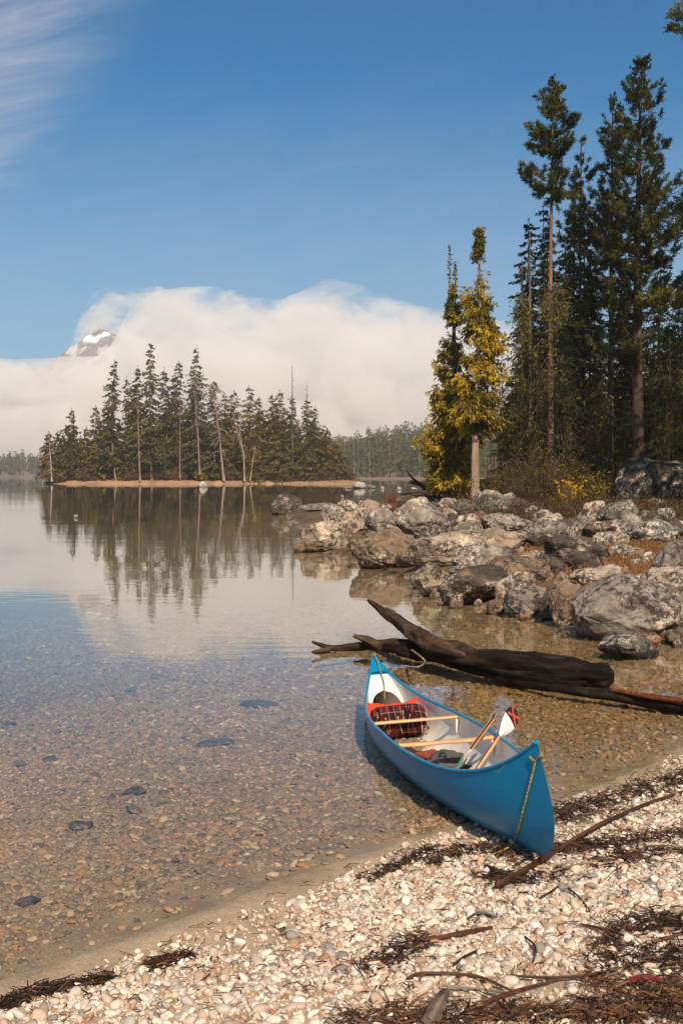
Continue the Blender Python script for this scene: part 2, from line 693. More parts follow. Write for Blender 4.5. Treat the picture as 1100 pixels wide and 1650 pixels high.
def water():
    hole = canoe_waterline()[::3]
    B = [(-4000, -60), (4000, -60), (4000, 3300), (-4000, 3300)]
    n = len(hole)
    pts = [Vector(p) for p in B] + [Vector(p) for p in hole]
    edges = [(0, 1), (1, 2), (2, 3), (3, 0)] + [(4 + i, 4 + (i + 1) % n) for i in range(n)]
    V, E, F, *_ = geometry.delaunay_2d_cdt(pts, edges, [], 0, 1e-5)
    V = np.array([(v[0], v[1], 0) for v in V])
    keep = []
    for f in F:
        c = V[list(f)].mean(0)[:2]
        ins = False
        for i in range(n):
            a, b = hole[i], hole[(i + 1) % n]
            if (a[1] > c[1]) != (b[1] > c[1]) and c[0] < a[0] + (c[1] - a[1]) * (b[0] - a[0]) / (b[1] - a[1]):
                ins = not ins
        if not ins:
            keep.append(f)
    mb = MB()
    mb.add(V, np.array(keep))
    tag(mb.build('water', M_water), kind='structure')


water()


# ------------------------------------------------------------------ canoe
def build_canoe():
    root = empty('canoe')
    root.matrix_world = CM
    tag(root, 'blue canoe with a white inside pulled up on the pebble shore', 'canoe')
    t = NT('blue_gelcoat')
    c = t.coord()
    scr = t.rng(t.noise(t.mapping(c, (1.2, 1, 9)), 9, 6, .7), .60, .68)
    sx = t.n('ShaderNodeSeparateXYZ')
    t.link(c, sx.inputs[0])
    low = t.rng(sx.outputs[2], .22, .02)
    chalk = t.rng(t.noise(c, 22, 6, .75), .52, .70)
    f = t.math('ADD', t.math('MULTIPLY', scr, .35), t.math('MULTIPLY', t.math('MULTIPLY', chalk, low), .7), True)
    base = t.mix(t.rng(t.noise(c, 2, 3), .3, .7), (.001, .235, .46), (.001, .205, .41))
    col = t.mix(f, base, (.10, .38, .52))
    M_blue = t.done(t.bsdf(col, t.rng(f, 0, 1,   .30, .6), .12, None, **{'Coat Weight': .0, 'Coat Roughness': .15}))
    t = NT('white_fibreglass')
    c = t.coord()
    s1 = t.rng(t.noise(t.mapping(c, (1, 1, .5)), 7, 6, .65), .35, .7)
    s2 = t.rng(t.noise(c, 45, 4, .7), .3, .7, .9, 1.06)
    col = t.mix(t.math('MULTIPLY', s1, .5), (.80, .76, .70), (.52, .46, .41))
    v = t.n('ShaderNodeVectorMath', operation='SCALE')
    t.link(col, v.inputs[0])
    t.link(s2, v.inputs['Scale'])
    M_in = t.done(t.bsdf(v.outputs[0], .5, .35, t.bump(t.noise(c, 120, 3), .3, .002)))
    M_white = mat_plain('white_panel', (.80, .77, .72), .45, .4, .06, 5)
    t = NT('varnished_wood')
    c = t.coord()
    g = t.noise(t.mapping(c, (40, 3, 40)), 1.0, 4, .6)
    M_wood = t.done(t.bsdf(t.mix(t.rng(g, .3, .7), (.62, .33, .14), (.74, .45, .22)), .35, .5))

    nu, na = 97, 41
    us = np.sin(np.linspace(-1, 1, nu) * math.pi / 2)
    us = np.sign(us) * np.abs(us)
    aa = np.linspace(-1, 1, na)
    U, A = np.meshgrid(us, aa, indexing='ij')
    H = hull(U.ravel(), A.ravel())
    i = np.arange(nu - 1)[:, None] * na
    j = np.arange(na - 1)[None]
    F = np.stack([i + j, i + na + j, i + na + j + 1, i + j + 1], -1).reshape(-1, 4)
    mb = MB()
    mb.add(H, F)
    mb.build('hull', M_blue, root, True)
    # inner skin, 12 mm inside the outer one
    G = H.reshape(nu, na, 3)
    nrm = np.cross(np.gradient(G, axis=0), np.gradient(G, axis=1))
    nrm /= np.linalg.norm(nrm, axis=2)[..., None] + 1e-9
    if nrm[nu // 2, na // 2, 2] < 0:
        nrm = -nrm
    keep = np.abs(us) < .965
    I = (G + nrm * .012)[keep]
    k = keep.sum()
    I[:, 0, 2] = G[keep][:, 0, 2]
    I[:, -1, 2] = G[keep][:, -1, 2]
    i = np.arange(k - 1)[:, None] * na
    F = np.stack([i + j, i + j + 1, i + na + j + 1, i + na + j], -1).reshape(-1, 4)
    mb = MB()
    mb.add(I.reshape(-1, 3), F)
    mb.build('inner_skin', M_in, root, True)
    # gunwale rails
    for s in (-1, 1):
        mb = MB()
        P = hull(us, np.full_like(us, float(s)))
        P[:, 1] -= s * .004
        mb.tube(P, .0125, 8)
        mb.build('gunwale', M_blue, root, True)
    # stem band along both ends and decks
    for e in (-1, 1):
        ud = np.linspace(.8875, 1.0, 10) * e
        Lp = hull(ud, np.full_like(ud, -1.)) + [0, .0, .004]
        Rp = hull(ud, np.full_like(ud, 1.)) + [0, 0, .004]
        Cp = (Lp + Rp) / 2 + [0, 0, .012]
        V = np.concatenate([Lp, Cp, Rp])
        n = len(ud)
        q = np.arange(n - 1)
        F = np.concatenate([np.stack([q, q + 1, q + n + 1, q + n], 1), np.stack([q + n, q + n + 1, q + 2 * n + 1, q + 2 * n], 1)])
        mb = MB()
        mb.add(V, F)
        mb.add(V - [0, 0, .02], F[:, ::-1])
        mb.build('deck', M_blue, root, True)
        # sloped white float chamber panel with an arched opening
        xs_, zs_ = np.array([2.205, 1.62]), np.array([.482, .03])
        nrow = 24
        tt = np.linspace(0, 1, nrow)
        mbp = MB()
        rows = []
        for q_ in tt:
            x = xs_[0] + (xs_[1] - xs_[0]) * q_
            z = zs_[0] + (zs_[1] - zs_[0]) * q_
            aq = np.linspace(0, 1, 120)
            # station where the hull meets this height
            uu = x / CL * 2
            hh = hull(np.full_like(aq, uu * .97), aq)
            w = np.interp(z, hh[:, 2], hh[:, 1]) - .010
            rows.append((x, max(w, .01), z, q_))
        zt, hw = .27, .74      # the opening starts this far down the panel; its half width as a share
        m = 16
        V, W = [], []
        for (x, w, z, q_) in rows:
            s0 = 0.0
            if q_ > zt:
                s0 = min(1.0, ((q_ - zt) / .30)) ** 1.0
                s0 = math.sqrt(max(0, 1 - (1 - s0) ** 2)) * .135
                s0 = min(s0, w * .86)
            for sgn in (-1, 1):
                for r in range(m + 1):
                    V.append((e * x, sgn * (s0 + (w - s0) * r / m), z))
        V = np.array(V)
        st = 2 * (m + 1)
        F = []
        for r in range(nrow - 1):
            for sg in (0, 1):
                for c_ in range(m):
                    b = r * st + sg * (m + 1) + c_
                    F.append((b, b + 1, b + st + 1, b + st))
        mbp.add(V, F)
        mbp.add(V + [-e * .006, 0, -.008], np.array(F)[:, ::-1])
        mbp.build('float_chamber_panel', M_white, root, True)
    # thwarts and seat
    def yat(x, a=1.0):
        return float(hull(np.array([x / CL * 2]), np.array([a]))[0][1])

    def zg(x):
        return float(hull(np.array([x / CL * 2]), np.array([1.0]))[0][2])
    def bar(name, x, z, prof, thick, half):
        ys = np.linspace(-half, half, 41)
        mb = MB()
        V = []
        for y in ys:
            w, xo, zo = prof(y / half)
            for dx, dz in ((-1, -.6), (-.7, -1), (.7, -1), (1, -.6), (1, .6), (.7, 1), (-.7, 1), (-1, .6)):
                V.append((x + xo + dx * w, y, z + zo + dz * thick))
        V = np.array(V)
        i = np.arange(40)[:, None] * 8
        j = np.arange(8)[None]
        mb.add(V, np.stack([i + j, i + (j + 1) % 8, i + 8 + (j + 1) % 8, i + 8 + j], -1).reshape(-1, 4))
        mb.add(V[:8], [tuple(range(7, -1, -1))])
        mb.add(V[-8:], [tuple(range(8))])
        return mb.build(name, M_wood, root, True)
    x1, x2 = -.67, .33
    bar('thwart', x1, zg(x1) - .022, lambda s: (.026, 0, 0), .010, yat(x1) - .014)
    bar('carrying_yoke', x2, zg(x2) - .022, lambda s: (.024 + .016 * math.exp(-((abs(s) - .5) / .22) ** 2) + .004 * (abs(s) < .2), .03 * (1 - s * s) - .05 * math.exp(-(s / .2) ** 2), -.006 * math.exp(-(s / .3) ** 2)), .012, yat(x2) - .014)
    for x, nm in ((-1.32, 'seat'), (1.45, 'seat')):
        hw = yat(x, .72) - .02
        mb = MB()
        zz = zg(x) - .12
        for dx in (-.13, .13):
            mb.box((x + dx, 0, zz), (.035, 2 * hw, .02))
        for k in range(5):
            mb.box((x, -.17 + .085 * k, zz - .001), (.226, .03, .012))
        mb.build('seat', M_wood, root)
    for x in (x1, x2):
        for s in (-1, 1):
            mb = MB()
            y = yat(x) - .016
            z = zg(x) - .036
            V = [(x - .03, s * y, z), (x + .03, s * y, z), (x + .012, s * (y - .012), z - .11), (x - .012, s * (y - .012), z - .11), (x - .03, s * (y - .022), z), (x + .03, s * (y - .022), z), (x + .012, s * (y - .018), z - .11), (x - .012, s * (y - .018), z - .11)]
            mb.add(V, [(0, 1, 2, 3), (4, 7, 6, 5), (0, 4, 5, 1), (2, 6, 7, 3), (0, 3, 7, 4), (1, 5, 6, 2)])
            mb.build('thwart_bracket', M_white, root)
    return root, M_wood, M_white


canoe, M_wood, M_white = build_canoe()


def canoe_place(o):
    """set a loose thing down in the canoe: its mesh is in canoe coordinates"""
    o.matrix_world = CM
    return o


def floor_z(x, y=0.0):
    return .03 + .02 * abs(y)


def cargo():
    # paddles
    t = NT('striped_shaft')
    c = t.coord()
    w = t.n('ShaderNodeTexWave', wave_type='BANDS', bands_direction='X')
    t.link(c, w.inputs['Vector'])
    w.inputs['Scale'].default_value = 11
    M_shaft = t.done(t.bsdf(t.mix(t.rng(w.outputs['Fac'], .4, .6), (.10, .030, .012), (.66, .36, .15)), .3, .5))
    M_dark = mat_plain('black_paint', (.018, .017, .018), .4, .4)
    M_red = mat_plain('red_paint', (.72, .07, .03), .45, .4, .1)
    M_pw = mat_plain('paddle_white', (.82, .80, .76), .4, .4, .05)
    M_green = mat_plain('green_paint', (.10, .42, .30), .5, .4)

    def paddle(label, low, base, tip, width, tipcol, grip_at_low, rot):
        low, base, tip = (np.array(v, float) for v in (low, base, tip))
        r = empty('paddle')
        ax = (tip - base) / np.linalg.norm(tip - base)
        sh = (base - low)
        z = Vector(ax)
        y = Vector((0, 0, 1)).cross(z).normalized() if abs(z.z) < .95 else Vector((1, 0, 0))
        x = y.cross(z)
        q = Matrix.Rotation(rot, 3, z) @ Matrix((x, y, z)).transposed()
        M = CM @ (Matrix.Translation(low) @ q.to_4x4())
        r.matrix_world = M
        Ls, Lb = np.linalg.norm(sh), np.linalg.norm(tip - base)
        mb = MB()
        mb.tube([(0, 0, k) for k in np.linspace(0, Ls + .05, 10)], [.0145] * 8 + [.013, .008], 12)
        mb.build('shaft', M_shaft, r, True)
        n = 24
        V, F = [], []
        for k in range(n + 1):
            s = k / n
            wd = width / 2 * (1 - .93 * (1 - s) ** 2.6) * (1 if s < .72 else math.sqrt(max(.0004, 1 - ((s - .72) / .285) ** 2)))
            th = .010 * (1 - s) + .004
            for m in range(9):
                f = m / 4 - 1
                V.append((th * (1 - f * f) + .001, f * wd, Ls + Lb * s))
            for m in range(9):
                f = m / 4 - 1
                V.append((-th * (1 - f * f) - .001, f * wd, Ls + Lb * s))
        for k in range(n):
            for m in range(8):
                b = k * 18 + m
                F.append((b, b + 1, b + 19, b + 18))
                b += 9
                F.append((b, b + 18, b + 19, b + 1))
        V = np.array(V)
        F = np.array(F)
        tipface = V[F].mean(1)[:, 2] > Ls + Lb * .62
        mb = MB()
        mb.add(V, F[~tipface])
        mb.build('blade', M_pw, r, True)
        mb = MB()
        mb.add(V, F[tipface])
        bt = mb.build('blade_tip', tipcol, r, True)
        if tipcol is M_dark:
            for sg in (1, -1):
                mb = MB()
                for side in (1, -1):
                    a = np.array((side * .0095, -sg * width * .40, Ls + Lb * .655))
                    b = np.array((side * .0060, sg * width * .36, Ls + Lb * .93))
                    d = b - a
                    pn = np.array((0, -d[2], d[1])) / np.linalg.norm(d) * .008
                    mb.add([a - pn, a + pn, b + pn, b - pn], [(0, 1, 2, 3)])
                o = mb.build('red_stripe', M_red, bt)
        mb = MB()
        if grip_at_low:
            mb.tube([(0, -.05, 0), (0, -.02, -.004), (0, .02, -.004), (0, .05, 0)], [.012, .016, .016, .012], 10)
            mb.build('grip', M_shaft, r, True)
        tag(r, label, 'paddle')
        return r
    paddle('paddle leaning over the gunwale, white blade with red cross on a black tip', (.80, .04, .10), (.521, .345, .362), (.33, .535, .497), .15, M_dark, True, R(78))
    paddle('striped paddle lying blade down beneath the white bladed one', (.375, .345, .425), (.60, .155, .150), (.78, .0, .06), .15, M_green, True, R(60))

    # rolled plaid blanket
    t = NT('plaid_wool')
    c = t.coord()
    sx = t.n('ShaderNodeSeparateXYZ')
    t.link(t.attr('Col'), sx.inputs[0])

    def stripes(v, n, w, off=0.):
        f = t.math('FRACT', t.math('ADD', t.math('MULTIPLY', v, n), off))
        return t.rng(t.math('ABSOLUTE', t.math('SUBTRACT', f, .5)), w, w * .7)
    u, v = sx.outputs[0], sx.outputs[1]
    col = t.mix(t.math('MULTIPLY', stripes(u, 4, .22), .85), (.12, .014, .014), (.012, .009, .010))
    col = t.mix(t.math('MULTIPLY', stripes(v, 3, .22), .75), col, (.020, .014, .016))
    col = t.mix(t.math('MULTIPLY', stripes(u, 8, .045, .25), .6), col, (.42, .30, .26))
    col = t.mix(t.math('MULTIPLY', stripes(v, 6, .045, .25), .5), col, (.42, .28, .25))
    M_plaid = t.done(t.bsdf(col, .95, .1, t.bump(t.noise(c, 160, 3), .6, .004)))
    r = empty('blanket')
    r.matrix_world = CM @ Matrix.Translation((-1.40, .0, .178)) @ Matrix.Rotation(R(-4), 4, 'Z')
    tag(r, 'rolled dark red plaid blanket with fringe inside the canoe', 'blanket')
    n, m = 36, 24
    V, C = [], []
    for i in range(m + 1):
        y = -.215 + .43 * i / m
        rr = .128 * (1 - .25 * abs(2 * i / m - 1) ** 6)
        for k in range(n):
            a = 2 * math.pi * k / n
            ca, sa = math.cos(a), math.sin(a)
            rad = rr / (abs(ca) ** 2.8 + abs(sa) ** 2.8) ** (1 / 2.8) * (1 + .03 * math.sin(3 * a + y * 14))
            V.append((ca * rad * 1.12, y + .006 * math.sin(5 * a), sa * rad * 1.02))
            C.append((i / m, (k / n * 1.9) % 1 if k < n else 0, 0))
    i = np.arange(m)[:, None] * n
    j = np.arange(n)[None]
    F = np.stack([i + j, i + (j + 1) % n, i + n + (j + 1) % n, i + n + j], -1).reshape(-1, 4)
    mb = MB()
    mb.add(V, F, np.array(C))
    V = np.array(V)
    for b, s in ((0, 1), (m * n, -1)):   # spiral folded ends
        ring = V[b:b + n]
        ce = ring.mean(0)
        prev = ring
        for q, off in ((.72, .012), (.6, -.01), (.35, .012), (.02, 0)):
            nx = ce + (ring - ce) * q + [0, -s * off, 0]
            jj = np.arange(n)
            mb.add(np.concatenate([prev, nx]), np.stack([jj, (jj + 1) % n, n + (jj + 1) % n, n + jj], 1), (q, .3, 0))
            prev = nx
    mb.build('roll', M_plaid, r, True)
    mb = MB()
    for k in range(150):       # fringe hanging down the front of the roll
        y = rng.uniform(-.20, .21)
        zt = .05 + .05 * math.sin(y * 22) + rng.uniform(-.03, .03)
        ln = rng.uniform(.06, .13)
        x0 = .142
        dy = rng.uniform(-.03, .03)
        pts = [(x0 - .004, y, zt), (x0 + .012, y + dy * .5, zt - ln * .5), (x0 + .006, y + dy, zt - ln)]
        colr = [(.03, .012, .012), (.14, .02, .018), (.5, .38, .33)][rng.choice(3, p=[.5, .38, .12])]
        mb.tube(pts, [.005, .004, .0025], 5, colr)
    mb.build('fringe', mat_attr('fringe_wool', .95, .1), r)
    # red dry bag behind it
    mb = MB()
    n, m = 40, 24
    V = []
    for i in range(n + 1):
        a = -1 + 2 * i / n
        for k in range(m):
            b = 2 * math.pi * k / m
            pinch = (1 - abs(a) ** 5)
            th = .085 * pinch + .004
            wv = .13 * (1 - .15 * (1 - abs(a) ** 4)) * (1 + .0 * a)
            V.append((math.cos(b) * th * (1 + .10 * math.sin(7 * a + 2 * b)), a * .235, math.sin(b) * wv + .03 * a * a + .006 * math.sin(9 * a)))
    i = np.arange(n)[:, None] * m
    j = np.arange(m)[None]
    mb.add(V, np.stack([i + j, i + (j + 1) % m, i + m + (j + 1) % m, i + m + j], -1).reshape(-1, 4))
    for q in (0, n * m):
        mb.add(np.array(V)[q:q + m], [tuple(range(m))])
    o = mb.build('dry_bag', mat_plain('red_nylon', (.70, .060, .018), .5, .3, .15, 14, .006, 18), None, True)
    o.matrix_world = CM @ Matrix.Translation((-1.66, .0, .175)) @ Matrix.Rotation(R(-14), 4, 'Y')
    tag(o, 'bright red bag behind the plaid blanket in the canoe', 'bag')
    # grey felt bundle and brown leather strap
    V, F = ico(4)
    P = V.copy()
    P *= (1 + .16 * fbm(V * 2.2, 3, 31))[:, None]
    P[:, 2] = np.maximum(P[:, 2], -.35)
    P = P * [.17, .13, .075] + [0, 0, .03]
    mb = MB()
    mb.add(P, F)
    r = empty('felt_hat')
    r.matrix_world = CM @ Matrix.Translation((-.02, .085, .045))
    a = np.linspace(0, 2 * math.pi, 33)[:-1]
    mb.build('crown', mat_plain('grey_felt', (.10, .092, .088), .95, .1, .25, 9, .004, 60), r, True)
    mb = MB()
    br = []
    for q, zz in ((1.0, .016), (1.35, .008), (1.6, .014 )):
        br.append(np.stack([np.cos(a) * .155 * q, np.sin(a) * .115 * q, zz + .012 * np.sin(2 * a + 1) * q], 1))
    for b0, b1 in zip(br, br[1:]):
        jj = np.arange(32)
        mb.add(np.concatenate([b0, b1]), np.stack([jj, (jj + 1) % 32, 32 + (jj + 1) % 32, 32 + jj], 1))
    mb.build('brim', mat_plain('grey_felt_brim', (.105, .096, .09), .95, .1, .2, 9, .004, 60), r, True)
    mb = MB()
    th = np.linspace(.3, math.pi * 1.3, 20)
    mb.tube(np.stack([.11 + .03 * np.cos(th), -.05 + .05 * np.cos(th) * .4, .085 + .035 * np.sin(th)], 1), .006, 8)
    mb.build('chin_cord', M_dark, r, True)
    tag(r, 'crumpled grey felt hat on the floor of the canoe', 'hat')
    mb = MB()
    pts = np.array([(-.52, -.17, .10), (-.44, -.12, .135), (-.34, -.08, .115), (-.25, -.04, .12), (-.17, .0, .07)])
    wd = np.array([0, .0, .05])
    r = empty('leather_satchel')
    r.matrix_world = CM
    for a_, b_ in zip(pts[:-1], pts[1:]):
        mb.add([a_, b_, b_ - wd * .6, a_ - wd * .6, a_ + [.03, .0, 0.01], b_ + [.03, 0, .01], b_ + [.03, 0, -.02], a_ + [.03, 0, -.02]],
               [(0, 1, 2, 3), (4, 7, 6, 5), (0, 4, 5, 1), (2, 6, 7, 3)])
    mb.build('strap', mat_plain('dark_leather', (.055, .026, .016), .55, .4), r)
    mb = MB()
    mb.box((-.22, -.01, .075), (.10, .15, .07), np.array(Matrix.Rotation(R(25), 3, 'Z')))
    mb.box((-.19, .0, .112), (.13, .17, .012), np.array(Matrix.Rotation(R(25), 3, 'Z') @ Matrix.Rotation(R(8), 3, 'Y')))
    mb.build('pouch', mat_plain('red_leather', (.30, .055, .022), .5, .4), r)
    tag(r, 'small brown leather satchel with dark strap in the canoe', 'bag')
    # mooring lines
    t = NT('braided_rope')
    c = t.coord()
    f = t.rng(t.noise(c, 90, 2), .42, .58)
    M_rope = t.done(t.bsdf(t.mix(f, (.55, .36, .08), (.16, .20, .07)), .9, .1, t.bump(f, .7, .003)))

    def rope(label, paths, rad):
        mb = MB()
        for p in paths:
            p = np.array(p, float)
            tt = np.linspace(0, len(p) - 1, (len(p) - 1) * 14 + 1)
            q = np.stack([np.interp(tt, np.arange(len(p)), p[:, k]) for k in range(3)], 1)
            for _ in range(8):
                q[1:-1] = (q[:-2] + 2 * q[1:-1] + q[2:]) / 4
            for ph in (0, math.pi):     # two strands twisted round each other
                ang = np.arange(len(q)) * .9 + ph
                d = np.stack([np.cos(ang), np.sin(ang), np.sin(ang * 1.0 + 1)], 1) * rad * .45
                mb.tube(q + d, rad * .72, 6)
        o = mb.build('rope', M_rope, None, True)
        o.matrix_world = CM
        return tag(o, label, 'rope')
    def hp(x, a, off=.008):
        p = hull(np.array([x]), np.array([a]))[0]
        return p + [0, math.copysign(off, a), 0]
    gu, ga = np.meshgrid(np.linspace(.70, 1, 240), np.linspace(-1, 0, 240))
    gl = hull(gu.ravel(), ga.ravel())
    gw = c2w(gl) - [0, 0, HCAM]
    cp_, sp_ = math.cos(PIT), math.sin(PIT)
    dd_ = gw[:, 1] * cp_ - gw[:, 2] * sp_
    gp = np.stack([550 + FPX * gw[:, 0] / dd_, 825 - FPX * (gw[:, 2] * cp_ + gw[:, 1] * sp_) / dd_], 1)

    def hpx(px, py, off=.009):
        k = np.argmin(((gp - [px, py]) ** 2).sum(1))
        return gl[k] + np.array([.004, -off, 0])
    stem = lambda a: hull(np.array([1.0]), np.array([a]))[0] + [.014, 0, 0]
    down = [stem(.90) + [.004, -.004, .0], hpx(866, 1222, .012), hpx(860, 1245), hpx(854, 1268), hpx(848, 1292), hpx(841, 1318), hpx(835, 1342), hpx(831, 1360, .014), hpx(828, 1373, .02), np.array([2.22, -.24, .0]), np.array([2.24, -.36, -.01]), np.array([2.10, -.50, -.03])]
    loop = [hp(.975, -.93, .012), hp(.985, -.88, .012), stem(.90), hp(.985, .90, .012), hp(.972, .95, .014)]
    rope('yellow and green rope hanging from the near tip of the canoe', [down, loop], .0062)
    d0 = hull(np.array([-.985]), np.array([-1.]))[0]
    far = [(-2.44, 0, .665), (-2.33, .005, .60), (-2.21, .01, .515), (-2.13, .015, .455), (-2.05, .012, .40), (-1.95, -.01, .34), (-1.86, -.03, .30), (-1.76, .0, .34)]
    lp = [(-2.47, .035, .62), (-2.42, .04, .645), (-2.40, 0, .642), (-2.42, -.04, .645), (-2.47, -.035, .62)]
    rope('pale yellow rope draped from the far tip of the canoe', [far, lp], .005)


cargo()


# ------------------------------------------------------------------ boulders
def rock_mesh(seed, sub=4, cuts=7, rough=.22):
    V, F = ico(sub)
    r_ = np.random.default_rng(seed)
    off = r_.uniform(-50, 50, 3)
    P = V * (1 + rough * 1.3 * vnoise(V * 1.1 + off, seed) + rough * .45 * fbm(V * 2.4 + off, 3, seed + 1))[:, None]
    for _ in range(cuts):
        n = r_.normal(size=3)
        n /= np.linalg.norm(n)
        d = r_.uniform(.62, .96)
        e = np.maximum(P @ n - d, 0)
        P = P - (e * .80)[:, None] * n
    P = P * (1 + .032 * fbm(V * 5 + off, 4, seed + 5, .6))[:, None]
    lo, hi = P.min(0), P.max(0)
    P = (P - (lo + hi) / 2) / ((hi - lo) / 2)
    return P, F


TONES = {'tan': (.40, .31, .23), 'grey': (.31, .27, .23), 'dark': (.10, .08, .062), 'brown': (.27, .19, .13), 'pale': (.50, .42, .34), 'shade': (.040, .038, .030), 'red': (.16, .085, .06),  # 'shade' tone: the forest boulder's shade is put into its colour
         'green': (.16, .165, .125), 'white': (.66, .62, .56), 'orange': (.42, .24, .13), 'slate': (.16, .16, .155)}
_rk = 0


def rock(x0, x1, yt, yb, tone, label, tilt=0., depth=None, cuts=7, fat=.8, y=None, sink=.12, group='boulders of the rocky point', sub=None, cat='boulder'):
    """a boulder given by the pixels it fills: left, right, top, and the line where it meets ground or lake"""
    global _rk
    _rk += 1
    xc = (x0 + x1) / 2
    if group == 'boulders of the rocky point':
        ww, hh = (x1 - x0) * .075, (yb - yt) * .10
        x0, x1, yt = x0 - ww, x1 + ww, yt - hh
    if y is None:
        y = on_ground(xc, yb)[1]
    w = (x1 - x0) / FPX * y
    top, bot = zat(yt, y), zat(yb, y)
    y = y + w * fat * .35                       # the base line is the front edge, the centre lies behind
    w = (x1 - x0) / FPX * y
    top = zat(yt, y)
    h = top - bot
    bot -= h * sink + .03
    P, F = rock_mesh(100 + _rk * 13, sub or (5 if (x1 - x0) > 60 else 4), cuts)
    P = P * [w / 2, w * fat / 2, (top - bot) / 2]
    if tilt:
        T = np.array(Matrix.Rotation(R(tilt), 3, 'Y'))
        P = P @ T.T
        lo, hi = P.min(0), P.max(0)
        P = P * [w / (hi[0] - lo[0]), 1, (top - bot) / (hi[2] - lo[2])]
        P -= (P.min(0) + P.max(0)) / 2 * [1, 0, 1]
    mb = MB()
    mb.add(P, F)
    o = mb.build('boulder' if cat == 'boulder' else cat.replace(' ', '_'), M_rock, None, True)
    c = at_depth(xc, yb, y)
    o.location = (c[0], y, (top + bot) / 2)
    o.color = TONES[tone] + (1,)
    tag(o, label, cat, group)
    return o


